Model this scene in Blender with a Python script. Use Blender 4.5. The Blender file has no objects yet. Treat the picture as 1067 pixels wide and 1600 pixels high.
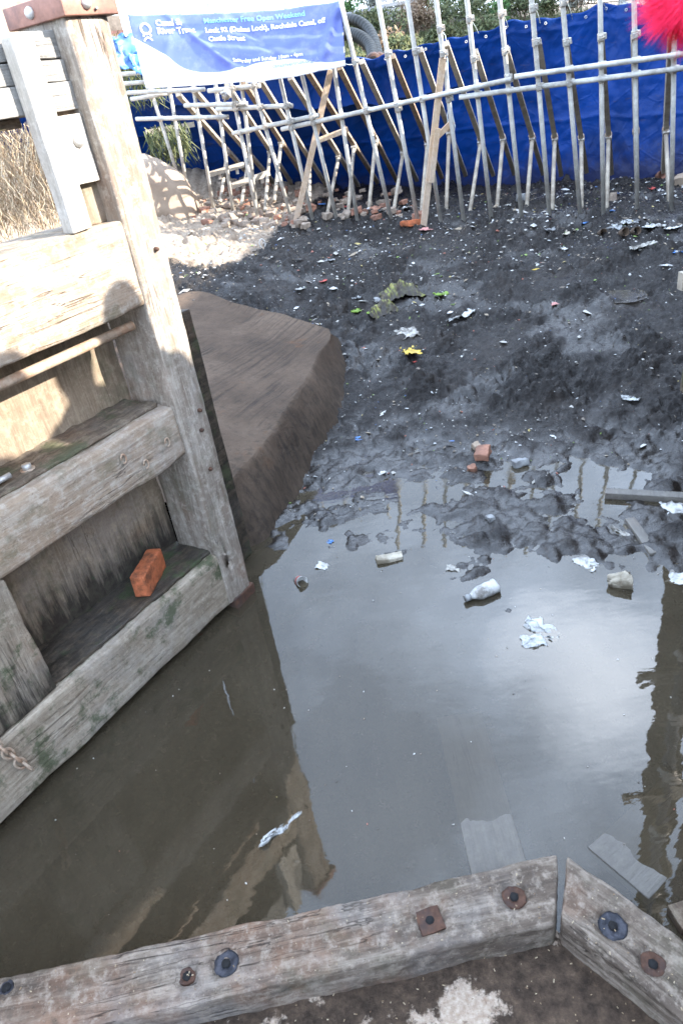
import bpy, bmesh, math, random
import numpy as np
from mathutils import Vector, noise as mnoise
rad = math.radians
SC = bpy.context.scene
COL = SC.collection

# ------------------------------------------------------------------ camera
F, CX, CY = 1100.0, 533.5, 800.0          # photograph pixels
PITCH, ROLL, H = rad(31.3), rad(9.6), 2.05
fw = np.array([0, math.cos(PITCH), -math.sin(PITCH)])
r0 = np.array([1.0, 0, 0]); u0 = np.cross(r0, fw)
RI = math.cos(ROLL)*r0 - math.sin(ROLL)*u0
UP = math.sin(ROLL)*r0 + math.cos(ROLL)*u0
CAM = np.array([0, 0, H])
def ray(x, y): return RI*(x-CX)/F - UP*(y-CY)/F + fw
def at(x, y, t): return CAM + ray(x, y)*t
def atz(x, y, z):
    d = ray(x, y); return CAM + d*((z-H)/d[2])
cd = bpy.data.cameras.new("camera"); cam = bpy.data.objects.new("camera", cd); COL.objects.link(cam)
from mathutils import Matrix
m = Matrix(((RI[0], UP[0], -fw[0], 0), (RI[1], UP[1], -fw[1], 0), (RI[2], UP[2], -fw[2], H), (0, 0, 0, 1)))
cam.matrix_world = m
cd.sensor_fit = 'VERTICAL'; cd.sensor_height = 36; cd.lens = F/1600*36
cd.clip_start = 0.02; cd.clip_end = 500
cd.dof.use_dof = True; cd.dof.focus_distance = 3.6; cd.dof.aperture_fstop = 6.3
SC.camera = cam

# ------------------------------------------------------------------ light
SUN = Vector((0.95, -0.30, 0.46)).normalized()
SEL = math.asin(SUN.z)
w = bpy.data.worlds.new("World"); SC.world = w; w.use_nodes = True
nt = w.node_tree; nt.nodes.clear()
def wn(t, **k):
    n = nt.nodes.new(t)
    for a, b in k.items(): setattr(n, a, b)
    return n
sky = wn('ShaderNodeTexSky', sky_type='NISHITA', sun_disc=False, sun_elevation=SEL,
         sun_rotation=math.atan2(SUN.x, SUN.y), air_density=1.0, dust_density=1.5, ozone_density=1.0)
tc = wn('ShaderNodeTexCoord')
mp = wn('ShaderNodeMapping'); mp.inputs['Scale'].default_value = (1, 1, 1.6); mp.inputs['Location'].default_value = (0.3, 0.1, 0)
nz = wn('ShaderNodeTexNoise'); nz.inputs['Scale'].default_value = 2.6; nz.inputs['Detail'].default_value = 7; nz.inputs['Roughness'].default_value = 0.55
rp = wn('ShaderNodeValToRGB'); rp.color_ramp.elements[0].position = 0.50; rp.color_ramp.elements[1].position = 0.86; rp.color_ramp.elements[0].color = (.30, .30, .30, 1)
# one bright cloud bank standing over the lock
dv = Vector(ray(945, 1075)); dv.z = -dv.z; dv.normalize()
sb = wn('ShaderNodeVectorMath', operation='DISTANCE'); sb.inputs[1].default_value = dv
mr = wn('ShaderNodeMapRange'); mr.inputs[1].default_value = 0.0; mr.inputs[2].default_value = 0.34; mr.inputs[3].default_value = 0.22; mr.inputs[4].default_value = -0.02
ad = wn('ShaderNodeMath', operation='ADD')
mx = wn('ShaderNodeMixRGB'); mx.inputs[2].default_value = (15.5, 19, 24.5, 1)
bg = wn('ShaderNodeBackground'); bg.inputs[1].default_value = 0.15
wo = wn('ShaderNodeOutputWorld')
L = nt.links.new
L(tc.outputs['Generated'], mp.inputs[0]); L(mp.outputs[0], nz.inputs['Vector']); L(nz.outputs[0], ad.inputs[0])
L(tc.outputs['Generated'], sb.inputs[0]); L(sb.outputs['Value'], mr.inputs[0]); L(mr.outputs[0], ad.inputs[1])
L(ad.outputs[0], rp.inputs[0]); L(rp.outputs[0], mx.inputs[0]); L(sky.outputs[0], mx.inputs[1])
mr2 = wn('ShaderNodeMapRange'); mr2.inputs[1].default_value = 0.02; mr2.inputs[2].default_value = 0.24; mr2.inputs[3].default_value = 0.42; mr2.inputs[4].default_value = -0.3
ad2 = wn('ShaderNodeMath', operation='ADD'); rp2 = wn('ShaderNodeValToRGB'); rp2.color_ramp.elements[0].position = 0.55; rp2.color_ramp.elements[1].position = 1.05
mx2 = wn('ShaderNodeMixRGB'); mx2.inputs[2].default_value = (23, 25.5, 29.5, 1)
L(sb.outputs['Value'], mr2.inputs[0]); L(mr2.outputs[0], ad2.inputs[0]); L(nz.outputs[0], ad2.inputs[1]); L(ad2.outputs[0], rp2.inputs[0]); L(rp2.outputs[0], mx2.inputs[0]); L(mx.outputs[0], mx2.inputs[1])
L(mx2.outputs[0], bg.inputs[0]); L(bg.outputs[0], wo.inputs[0])
sd = bpy.data.lights.new("sun", 'SUN'); sd.energy = 5; sd.angle = rad(0.5); sd.color = (1, 0.94, 0.85)
so = bpy.data.objects.new("sun", sd); COL.objects.link(so)
so.rotation_euler = SUN.to_track_quat('Z', 'Y').to_euler()
SC.view_settings.view_transform = 'Standard'; SC.view_settings.look = 'None'
SC.view_settings.exposure = 1.65; SC.view_settings.gamma = 1
SC.cycles.max_bounces = 8; SC.cycles.transparent_max_bounces = 12; SC.cycles.caustics_reflective = False

# ------------------------------------------------------------------ noise
def _perm(seed):
    r = np.random.RandomState(seed); p = np.arange(256); r.shuffle(p); a = r.rand(256)*2*np.pi
    return np.concatenate([p, p]), np.cos(a), np.sin(a)
def pn(x, y, seed=0):
    p, gx, gy = _perm(seed)
    xi = np.floor(x).astype(int); yi = np.floor(y).astype(int); xf = x-xi; yf = y-yi
    xi &= 255; yi &= 255
    s = xf*xf*xf*(xf*(xf*6-15)+10); t = yf*yf*yf*(yf*(yf*6-15)+10)
    def g(i, j):
        h = p[(p[(xi+i) & 255]+yi+j) & 255]
        return gx[h]*(xf-i)+gy[h]*(yf-j)
    a = g(0, 0)*(1-s)+g(1, 0)*s; b = g(0, 1)*(1-s)+g(1, 1)*s
    return (a*(1-t)+b*t)*1.5
def fbm(x, y, f, o, seed, gain=0.5, bil=False):
    r = 0; a = 1; 
    for k in range(o):
        n = pn(x*f+17.3*k, y*f-9.1*k, seed+k)
        r = r + a*(np.abs(n)*2-0.6 if bil else n); a *= gain; f *= 2.03
    return r

# ------------------------------------------------------------------ materials
class N:
    """tiny node-tree writer"""
    def __init__(s, name):
        s.m = bpy.data.materials.new(name); s.m.use_nodes = True; s.t = s.m.node_tree; s.t.nodes.clear()
        s.out = s.t.nodes.new('ShaderNodeOutputMaterial'); s.b = s.t.nodes.new('ShaderNodeBsdfPrincipled')
        s.t.links.new(s.b.outputs[0], s.out.inputs[0]); s.tc = s.t.nodes.new('ShaderNodeTexCoord')
    def n(s, t, ins=None, **k):
        o = s.t.nodes.new(t)
        for a, b in k.items(): setattr(o, a, b)
        for a, b in (ins or {}).items(): s.set(o.inputs[a], b)
        return o
    def set(s, inp, v):
        if isinstance(v, bpy.types.NodeSocket): s.t.links.new(v, inp)
        elif isinstance(v, tuple) and len(v) == 3 and inp.type == 'RGBA': inp.default_value = (*v, 1)
        else: inp.default_value = v
    def map(s, sc=(1, 1, 1), loc=(0, 0, 0), src='Object'):
        return s.n('ShaderNodeMapping', {0: s.tc.outputs[src], 'Scale': sc, 'Location': loc}).outputs[0]
    def noise(s, scale, detail=6, rough=0.6, vec=None, dist=0.0):
        return s.n('ShaderNodeTexNoise', {'Vector': vec or s.tc.outputs['Object'], 'Scale': scale, 'Detail': detail, 'Roughness': rough, 'Distortion': dist}).outputs[0]
    def ramp(s, v, stops):
        r = s.n('ShaderNodeValToRGB', {0: v}); e = r.color_ramp.elements
        while len(e) < len(stops): e.new(0.5)
        for i, (p, c) in enumerate(stops):
            e[i].position = p; e[i].color = (*c, 1) if isinstance(c, tuple) else (c, c, c, 1)
        return r.outputs[0]
    def mix(s, f, a, b, mode='MIX'):
        o = s.n('ShaderNodeMixRGB', blend_type=mode); s.set(o.inputs[0], f); s.set(o.inputs[1], a); s.set(o.inputs[2], b); return o.outputs[0]
    def math(s, op, a, b=0.0, clamp=False):
        o = s.n('ShaderNodeMath', operation=op, use_clamp=clamp); s.set(o.inputs[0], a); s.set(o.inputs[1], b); return o.outputs[0]
    def sep(s, src='Object'):
        return s.n('ShaderNodeSeparateXYZ', {0: s.tc.outputs[src]}).outputs
    def bump(s, h, strength=0.5, dist=0.01):
        s.set(s.b.inputs['Normal'], s.n('ShaderNodeBump', {'Height': h, 'Strength': strength, 'Distance': dist}).outputs[0])
    def done(s, color=None, rough=None, metal=None, spec=None):
        if color is not None: s.set(s.b.inputs['Base Color'], color)
        if rough is not None: s.set(s.b.inputs['Roughness'], rough)
        if metal is not None: s.set(s.b.inputs['Metallic'], metal)
        if spec is not None: s.set(s.b.inputs['Specular IOR Level'], spec)
        return s.m

def wood(name, dark, mid, light, axis=0, moss=0.0, crack=0.5, red=0.2, seed=0.0, rough=0.85, stain=None):
    s = N(name)
    sc = [14, 14, 14]; sc[axis] = 1.3
    g = s.noise(2.2, 10, 0.65, s.map(tuple(sc), (seed, seed*2, seed)), 0.6)
    sc2 = [60, 60, 60]; sc2[axis] = 3.5
    fine = s.noise(2.5, 8, 0.7, s.map(tuple(sc2), (seed, 0, seed)))
    big = s.noise(3.1, 5, 0.6, s.map((1, 1, 1), (seed*3, 1, 0)))
    c = s.ramp(g, [(0.28, dark), (0.48, mid), (0.72, light)])
    c = s.mix(s.ramp(fine, [(0.36, 0.45), (0.6, 0.0)]), c, dark)
    c = s.mix(s.math('MULTIPLY', s.ramp(big, [(0.5, 0.0), (0.68, 1.0)]), red), c, (0.30, 0.15, 0.085))
    grey = s.noise(1.7, 6, 0.7, s.map((1, 1, 1), (5+seed, 0, 2)))
    c = s.mix(s.math('MULTIPLY', s.ramp(grey, [(0.5, 0.0), (0.62, 1.0)]), 0.5), c, tuple(0.5*(a+sum(light)/3) for a in mid))
    mt_ = s.noise(26, 8, 0.75, s.map((1, 1, 1), (seed, 8, 4)))
    c = s.mix(s.ramp(mt_, [(0.5, 0.0), (0.64, 0.65)]), c, light)
    c = s.mix(s.ramp(mt_, [(0.34, 0.7), (0.46, 0.0)]), c, tuple(.5*(a+b_) for a, b_ in zip(dark, mid)))
    spk = s.noise(110, 3, 0.6)
    c = s.mix(s.ramp(spk, [(0.62, 0.0), (0.72, 0.55)]), c, light)
    c = s.mix(s.ramp(spk, [(0.28, 0.6), (0.38, 0.0)]), c, dark)
    if moss > 0:
        mv = s.noise(5.0, 9, 0.72, s.map((1, 1, 1), (seed, 3, 1)))
        c = s.mix(s.math('MULTIPLY', s.ramp(mv, [(0.52, 0.0), (0.6, 1.0)]), moss), c, (0.055, 0.075, 0.035))
    cs = [22, 22, 22]; cs[axis] = 0.8
    cr = s.noise(1.6, 3, 0.5, s.map(tuple(cs), (seed+3, seed, 7)), 0.3)
    cr = s.ramp(cr, [(0.485, 0.0), (0.5, 1.0), (0.515, 0.0)])
    cm = s.ramp(s.noise(1.5, 3), [(0.5, 0.0), (0.6, 1.0)])
    cr = s.math('MULTIPLY', s.math('MULTIPLY', cr, cm), crack)
    c = s.mix(cr, c, (0.03, 0.022, 0.018))
    if stain:   # dark wet, algae covered wood with a ragged upper edge: (axis, from, to)
        ax, z0, z1 = stain
        rg = s.noise(1.5, 6, 0.7, s.map((22, 22, 2.2) if ax == 2 else (14, 14, 14)))
        zz = s.math('ADD', s.sep()[ax], s.math('MULTIPLY', s.math('SUBTRACT', rg, 0.5), abs(z1-z0)*3.2))
        mk = s.n('ShaderNodeMapRange', {0: zz, 1: z0, 2: z1, 3: 1.0, 4: 0.0}).outputs[0]
        c = s.mix(s.math('MULTIPLY', mk, 0.92), c, s.ramp(s.noise(30, 6), [(0.4, (0.022, 0.018, 0.015)), (0.6, (0.045, 0.04, 0.03)), (0.75, (0.035, 0.055, 0.03))]))
    h = s.math('ADD', s.math('MULTIPLY', fine, 0.5), s.math('ADD', g, s.math('MULTIPLY', cr, -1.5)))
    h = s.math('ADD', h, s.math('MULTIPLY', s.noise(90, 5), 0.35))
    s.bump(h, 0.6, 0.011)
    return s.done(c, rough, spec=0.25)

def plain(name, col, rough=0.6, metal=0.0, var=0.3, scale=18, bump=0.3, dirt=None, dirtamt=0.5, spec=0.5, bd=0.004):
    s = N(name)
    n1 = s.noise(scale, 7, 0.65)
    c = s.ramp(n1, [(0.3, tuple(max(0, x*(1-var)) for x in col)), (0.7, tuple(min(1, x*(1+var)) for x in col))])
    if dirt:
        c = s.mix(s.math('MULTIPLY', s.ramp(s.noise(scale*0.45, 8, 0.7, s.map((1, 1, 1), (3, 5, 7))), [(0.47, 0.0), (0.6, 1.0)]), dirtamt), c, dirt)
    s.bump(s.noise(scale*3, 6, 0.7), bump, bd)
    return s.done(c, rough, metal, spec)

D, Mi, Li = (0.18, 0.132, 0.095), (0.36, 0.28, 0.205), (0.50, 0.45, 0.385)
M = {}
M['w_post'] = wood('weathered_oak_upright', D, (0.27, 0.23, 0.19), Li, 2, 0.25, 0.9, 0.35, 1.0)
M['w_rail'] = wood('weathered_oak_rail', D, Mi, Li, 0, 0.35, 0.8, 0.25, 2.0)
M['w_rail_low'] = wood('weathered_oak_low_rail', (0.18, 0.145, 0.105), (0.33, 0.272, 0.205), (0.47, 0.41, 0.325), 0, 0.8, 0.5, 0.12, 4.0)
M['w_panel'] = wood('silted_planks', (0.14, 0.105, 0.075), (0.26, 0.20, 0.142), (0.37, 0.30, 0.22), 2, 0.3, 0.6, 0.3, 6.0)
M['w_panel_wet'] = wood('silted_planks_wet_foot', (0.14, 0.105, 0.075), (0.26, 0.20, 0.142), (0.37, 0.30, 0.22), 2, 0.35, 0.6, 0.35, 8.0, stain=(2, 0.40, 0.55))
M['w_stile'] = wood('algae_stained_stile', (0.15, 0.12, 0.09), (0.28, 0.235, 0.18), (0.38, 0.33, 0.26), 2, 0.85, 0.6, 0.2, 6.5, stain=(2, 0.30, 0.48))
M['w_ledge'] = wood('rotten_ledge', (0.05, 0.04, 0.03), (0.13, 0.1, 0.075), (0.28, 0.23, 0.17), 0, 0.6, 0.6, 0.2, 9.0)
M['w_ledge_wet_gap'] = wood('slimy_ledge_and_gap_shade', (0.018, 0.015, 0.012), (0.05, 0.04, 0.03), (0.13, 0.10, 0.07), 0, 0.8, 0.6, 0.1, 3.0, rough=0.6)
M['w_grey'] = wood('grey_board', (0.16, 0.155, 0.145), (0.28, 0.27, 0.25), (0.40, 0.385, 0.36), 0, 0.0, 0.9, 0.12, 5.0)
M['w_batten'] = wood('pale_batten', (0.3, 0.27, 0.23), (0.5, 0.46, 0.4), (0.66, 0.62, 0.56), 2, 0.0, 0.3, 0.05, 7.0)
M['w_cill'] = wood('cill_timber', (0.05, 0.038, 0.03), (0.15, 0.115, 0.088), (0.37, 0.31, 0.25), 0, 0.15, 0.9, 0.5, 12.0)
M['w_new'] = wood('new_sawn_timber', (0.42, 0.27, 0.16), (0.58, 0.42, 0.28), (0.7, 0.55, 0.4), 2, 0, 0.1, 0.1, 14.0, rough=0.7)
M['w_raker'] = wood('brown_prop_timber', (0.13, 0.09, 0.06), (0.26, 0.19, 0.13), (0.4, 0.32, 0.24), 2, 0, 0.3, 0.4, 15.0)
M['w_wet'] = wood('waterlogged_board', (0.13, 0.12, 0.11), (0.17, 0.158, 0.14), (0.20, 0.185, 0.16), 1, 0, 0.3, 0.1, 16.0, rough=0.15)
M['iron'] = plain('rusty_iron', (0.10, 0.05, 0.032), 0.75, 0.3, 0.5, 40, 0.8, (0.06, 0.04, 0.035), 0.8)
M['iron_pale'] = plain('pale_rusted_iron', (0.42, 0.33, 0.25), 0.7, 0.1, 0.25, 50, 0.6, (0.36, 0.17, 0.08), 0.5)
M['iron_red'] = plain('reddened_iron_strap', (0.30, 0.15, 0.11), 0.6, 0.2, 0.35, 14, 0.5, (0.16, 0.09, 0.08), 0.7)
M['iron_dark'] = plain('blackened_iron', (0.03, 0.032, 0.042), 0.45, 0.4, 0.6, 40, 0.9, (0.1, 0.1, 0.12), 0.6)
M['bolt'] = plain('galvanised_bolt', (0.5, 0.49, 0.47), 0.5, 0.5, 0.2, 60, 0.3)
M['silty'] = plain('silt_grey_plastic', (0.42, 0.40, 0.36), 0.6, 0, 0.3, 30, 0.5, (0.09, 0.075, 0.06), 0.9)
M['hole'] = plain('bolt_hole_dark', (0.008, 0.008, 0.009), 0.9, 0, 0.2, 30, 0.1)
M['pole'] = plain('galvanised_pole', (0.56, 0.545, 0.50), 0.5, 0.1, 0.3, 9, 0.25, (0.25, 0.21, 0.17), 0.55)
M['prop'] = plain('muddied_prop', (0.40, 0.35, 0.28), 0.65, 0.1, 0.3, 8, 0.35, (0.2, 0.155, 0.12), 0.6)
M['coupler'] = plain('coupler_steel', (0.48, 0.46, 0.42), 0.5, 0.4, 0.3, 40, 0.5, (0.3, 0.18, 0.1), 0.4)
M['brick_red'] = plain('loose_red_brick', (0.46, 0.14, 0.062), 0.85, 0, 0.35, 30, 1.0, (0.10, 0.055, 0.035), 0.75, 0.2)
M['rubble'] = plain('pale_rubble', (0.36, 0.29, 0.23), 0.85, 0, 0.35, 12, 0.9, (0.12, 0.09, 0.075), 0.6, 0.2)
M['rubble_red'] = plain('rubble_brick', (0.34, 0.175, 0.12), 0.85, 0, 0.35, 12, 0.9, (0.15, 0.09, 0.07), 0.6, 0.2)
M['stone_pale'] = plain('pale_sandstone', (0.34, 0.265, 0.20), 0.85, 0, 0.15, 5, 0.5, (0.3, 0.22, 0.17), 0.5, 0.2)  # pale stone colour of its own, for the coping and loose stones
M['white'] = plain('white_plastic', (0.52, 0.52, 0.5), 0.4, 0, 0.15, 22, 0.4, (0.12, 0.10, 0.08), 0.85)
M['offwhite'] = plain('muddy_card', (0.5, 0.45, 0.36), 0.7, 0, 0.2, 14, 0.4, (0.13, 0.1, 0.06), 0.75)
M['bluebit'] = plain('blue_plastic', (0.06, 0.2, 0.5), 0.4, 0, 0.3, 14, 0.3, (0.1, 0.09, 0.09), 0.5)
M['redbit'] = plain('red_plastic', (0.6, 0.1, 0.08), 0.45, 0, 0.3, 14, 0.3, (0.12, 0.08, 0.07), 0.4)
M['pinkbit'] = plain('pink_plastic', (0.65, 0.3, 0.27), 0.5, 0, 0.3, 14, 0.3, (0.12, 0.08, 0.07), 0.4)
M['yellow'] = plain('yellow_plastic', (0.72, 0.5, 0.06), 0.45, 0, 0.25, 14, 0.3, (0.14, 0.11, 0.06), 0.4)
M['greybit'] = plain('grey_plastic', (0.33, 0.34, 0.34), 0.5, 0, 0.3, 14, 0.4, (0.06, 0.05, 0.05), 0.6)
M['green'] = plain('lime_weed', (0.22, 0.36, 0.05), 0.6, 0, 0.4, 40, 0.5, (0.06, 0.06, 0.03), 0.6)
M['hose'] = plain('black_hose_rubber', (0.012, 0.013, 0.012), 0.5, 0, 0.4, 20, 0.3, (0.03, 0.028, 0.025), 0.3, 0.15)
M['rope'] = plain('pale_cord', (0.45, 0.52, 0.52), 0.7, 0, 0.2, 30, 0.3)
M['paint_rail'] = plain('black_railing_paint', (0.03, 0.03, 0.035), 0.5)
M['boot'] = plain('dark_boot', (0.03, 0.028, 0.026), 0.6)
M['hivis'] = plain('hi_vis_orange', (0.85, 0.23, 0.04), 0.6, 0, 0.1, 20, 0.2)
M['hiviy'] = plain('hi_vis_yellow_band', (0.75, 0.72, 0.1), 0.6, 0, 0.1, 20, 0.2)
M['cloth_dark'] = plain('dark_cloth', (0.05, 0.06, 0.08), 0.9, 0, 0.2, 30, 0.3)
M['skin'] = plain('skin', (0.5, 0.3, 0.22), 0.6, 0, 0.08, 20, 0.1)
M['pink'] = plain('fluffy_pink', (0.85, 0.02, 0.10), 0.9, 0, 0.15, 60, 0.2)
M['stem'] = plain('brown_stem', (0.11, 0.075, 0.05), 0.9, 0, 0.4, 20, 0.4)
M['slate'] = plain('slate_paving', (0.16, 0.15, 0.16), 0.7, 0, 0.2, 6, 0.3)
M['bench'] = plain('grey_bench_wood', (0.42, 0.4, 0.38), 0.7, 0, 0.15, 12, 0.3)

def mat_tarp():
    s = N('blue_tarpaulin')
    c = s.ramp(s.noise(1.6, 6, 0.6), [(0.3, (0.0, 0.02, 0.11)), (0.7, (0.001, 0.044, 0.25))])
    dm = s.math('MULTIPLY', s.ramp(s.noise(7, 9, 0.75, s.map((1, 0.4, 2.2))), [(0.58, 0.0), (0.68, 1.0)]), 0.35)
    c = s.mix(dm, c, (0.10, 0.075, 0.055))
    wv = s.noise(130, 2, 0.5)
    sp = s.math('ADD', s.sep()[2], s.math('MULTIPLY', s.math('SUBTRACT', s.noise(9, 8, .75), .5), .9))
    c = s.mix(s.n('ShaderNodeMapRange', {0: sp, 1: .62, 2: .95, 3: .6, 4: 0.0}).outputs[0], c, (0.035, 0.027, 0.022))
    cre = s.n('ShaderNodeTexVoronoi', {'Vector': s.n('ShaderNodeVectorMath', {0: s.tc.outputs['Object'], 1: s.n('ShaderNodeVectorMath', {0: s.n('ShaderNodeTexNoise', {'Scale': 3.0}).outputs[1], 'Scale': .35}, operation='SCALE').outputs[0]}, operation='ADD').outputs[0], 'Scale': 3.2}, feature='DISTANCE_TO_EDGE').outputs[0]
    cre = s.ramp(cre, [(0.0, 1.0), (0.05, 0.0)])
    h = s.math('ADD', s.math('ADD', s.noise(6, 6, 0.6), s.math('MULTIPLY', cre, .14)), s.math('MULTIPLY', wv, 0.08))
    s.bump(h, 0.5, 0.03)
    return s.done(c, 0.42, spec=0.22)
M['tarp'] = mat_tarp()

def mat_stone():
    s = N('grooved_wet_sandstone')
    groove = s.noise(1.8, 6, 0.7, s.map((1, 1, 1)))
    # rub marks left by the swinging gate, lying along the gate's direction
    m0 = s.n('ShaderNodeMapping', {0: s.tc.outputs['Object'], 'Rotation': (0, 0, rad(-60))}).outputs[0]; m1 = s.n('ShaderNodeMapping', {0: m0, 'Scale': (1.0, 30, 8)}).outputs[0]
    gr = s.noise(1.3, 6, 0.65, m1)
    msk = s.ramp(s.noise(1.6, 2, 0.5, s.map((1, 1, 1), (1.2, 0.4, 0))), [(0.44, 0.0), (0.56, 1.0)])
    vs = s.noise(1.6, 7, 0.7, s.map((16, 16, 1.5)))
    n3 = s.noise(60, 6, 0.7)
    c = s.ramp(groove, [(0.3, (0.055, 0.038, 0.027)), (0.52, (0.105, 0.073, 0.051)), (0.75, (0.155, 0.111, 0.08))])
    c = s.mix(s.math('MULTIPLY', s.ramp(gr, [(0.38, 0.7), (0.52, 0.0)]), msk), c, (0.035, 0.026, 0.021))
    c = s.mix(s.ramp(vs, [(0.35, 0.4), (0.5, 0.0)]), c, (0.035, 0.03, 0.024))
    c = s.mix(s.ramp(s.noise(3.3, 8, 0.7, s.map((1, 1, 1), (2, 9, 4))), [(0.63, 0.0), (0.7, 0.6)]), c, (0.14, 0.07, 0.035))
    c = s.mix(s.ramp(n3, [(0.66, 0.0), (0.78, 0.6)]), c, (0.28, 0.24, 0.2))
    # wet streaked foot, with the shade of the averted side face painted in
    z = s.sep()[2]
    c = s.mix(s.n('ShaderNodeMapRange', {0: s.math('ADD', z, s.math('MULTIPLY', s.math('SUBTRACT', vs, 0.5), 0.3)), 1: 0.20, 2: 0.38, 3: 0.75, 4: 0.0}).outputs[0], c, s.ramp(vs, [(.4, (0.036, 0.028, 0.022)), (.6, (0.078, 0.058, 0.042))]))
    s.bump(s.math('ADD', s.math('ADD', s.math('MULTIPLY', gr, msk), s.math('MULTIPLY', vs, 0.5)), s.math('MULTIPLY', n3, 0.5)), 0.8, 0.02)
    return s.done(c, 0.8, spec=0.2)
M['stone'] = mat_stone()

def mat_mud():
    s = N('canal_bed_mud')
    at_ = s.n('ShaderNodeAttribute', attribute_name='dry').outputs['Fac']
    n1 = s.noise(2.6, 9, 0.7); n2 = s.noise(45, 8, 0.7); n3 = s.noise(160, 4, 0.6); n4 = s.noise(14, 7, 0.7)
    c = s.ramp(n1, [(0.3, (0.007, 0.0055, 0.005)), (0.55, (0.014, 0.0112, 0.0098)), (0.75, (0.036, 0.027, 0.021))])
    c = s.mix(s.ramp(n2, [(0.52, 0.0), (0.68, 0.7)]), c, (0.05, 0.04, 0.034))
    c = s.mix(s.ramp(n3, [(0.68, 0.0), (0.76, 0.8)]), c, (0.24, 0.21, 0.19))
    dry = s.ramp(n4, [(0.3, (0.17, 0.125, 0.09)), (0.5, (0.33, 0.26, 0.195)), (0.7, (0.45, 0.37, 0.29))])
    dry = s.mix(s.ramp(s.noise(28, 6), [(0.62, 0.0), (0.7, 0.7)]), dry, (0.36, 0.17, 0.10))
    f = s.math('ADD', at_, s.math('MULTIPLY', s.math('SUBTRACT', n4, 0.5), 0.8), True)
    f = s.ramp(f, [(0.35, 0.0), (0.6, 1.0)])
    c = s.mix(f, c, dry)
    r = s.ramp(s.noise(9, 8, 0.75, s.map((1, 1, 1), (9, 1, 0))), [(0.42, 0.13), (0.56, 0.6)])
    wt = s.n('ShaderNodeAttribute', attribute_name='wet').outputs['Fac']
    r = s.mix(wt, r, s.ramp(s.noise(20, 5, .7), [(0.4, 0.07), (0.65, 0.3)]))
    c = s.mix(s.math('MULTIPLY', wt, .5), c, (0.03, 0.025, 0.021))
    r = s.mix(f, r, (0.9, 0.9, 0.9))
    s.bump(s.math('ADD', s.math('ADD', s.math('MULTIPLY', n4, 1.0), s.math('MULTIPLY', n2, 0.5)), s.math('MULTIPLY', n3, 0.12)), s.math('SUBTRACT', 0.95, s.math('MULTIPLY', wt, .6)), 0.022)
    return s.done(c, r, spec=s.math('ADD', 0.34, s.math('MULTIPLY', wt, .3)))
M['mud'] = mat_mud()

def mat_water():
    s = N('silty_water')
    d = s.n('ShaderNodeBsdfDiffuse', {'Color': s.ramp(s.noise(1.3, 7, 0.65), [(0.3, (0.075, 0.060, 0.039)), (0.7, (0.115, 0.094, 0.062))])})
    tr = s.n('ShaderNodeBsdfTransparent', {'Color': (0.7, 0.62, 0.5, 1)})
    gl = s.n('ShaderNodeBsdfGlossy', {'Roughness': s.math('ADD', s.ramp(s.noise(2.2, 6, .7, s.map((1, 2.5, 1))), [(0.5, 0.0), (0.75, 0.07)]), s.n('ShaderNodeMapRange', {0: s.sep()[1], 1: 3.3, 2: 4.1, 3: 0.0, 4: 0.2}).outputs[0]), 'Color': (1, 1, 1, 1)})
    fr = s.n('ShaderNodeFresnel', {'IOR': 1.52})
    h = s.math('ADD', s.noise(3.2, 3, 0.5, s.map((1, 1.8, 1))), s.math('MULTIPLY', s.noise(26, 2, 0.5, s.map((1, 2.2, 1))), 0.05))
    bp = s.n('ShaderNodeBump', {'Height': h, 'Strength': 0.042, 'Distance': 0.03}).outputs[0]
    s.set(gl.inputs['Normal'], bp); s.set(fr.inputs['Normal'], bp)
    m1 = s.n('ShaderNodeMixShader', {0: 0.55, 1: d.outputs[0], 2: tr.outputs[0]})
    m2 = s.n('ShaderNodeMixShader', {0: fr.outputs[0], 1: m1.outputs[0], 2: gl.outputs[0]})
    s.t.links.new(m2.outputs[0], s.out.inputs[0])
    return s.m
M['water'] = mat_water()

def mat_brickwall(name, c1, c2, mortar, sc=1.0):
    s = N(name)
    x, y, z = s.sep()
    v = s.n('ShaderNodeCombineXYZ', {0: s.math('ADD', x, y), 1: z}).outputs[0]
    b = s.n('ShaderNodeTexBrick', {'Vector': v, 'Color1': c1, 'Color2': c2, 'Mortar': mortar, 'Scale': sc, 'Mortar Size': 0.012,
                                  'Brick Width': 0.225, 'Row Height': 0.075, 'Bias': 0.1})
    c = s.mix(s.ramp(s.noise(2.2, 8, 0.7), [(0.4, 0.5), (0.6, 0.0)]), b.outputs[0], tuple(0.4*v for v in c1))
    s.bump(s.math('ADD', s.math('MULTIPLY', b.outputs[1], -1.0), s.math('MULTIPLY', s.noise(40, 5), 0.3)), 0.7, 0.012)
    return s.done(c, 0.88, spec=0.2)
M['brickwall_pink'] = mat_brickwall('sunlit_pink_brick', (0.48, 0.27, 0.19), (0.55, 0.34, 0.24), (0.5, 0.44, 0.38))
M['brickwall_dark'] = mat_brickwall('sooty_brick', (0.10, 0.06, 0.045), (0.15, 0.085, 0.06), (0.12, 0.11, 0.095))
M['grass_bank'] = plain('scrubby_bank_soil', (0.075, 0.062, 0.035), 0.95, 0, 0.5, 6, 0.9, (0.05, 0.07, 0.025), 0.7, 0.1)
M['paving'] = plain('pale_towpath', (0.42, 0.37, 0.31), 0.9, 0, 0.15, 5, 0.4, (0.3, 0.24, 0.19), 0.4, 0.2)

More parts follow.
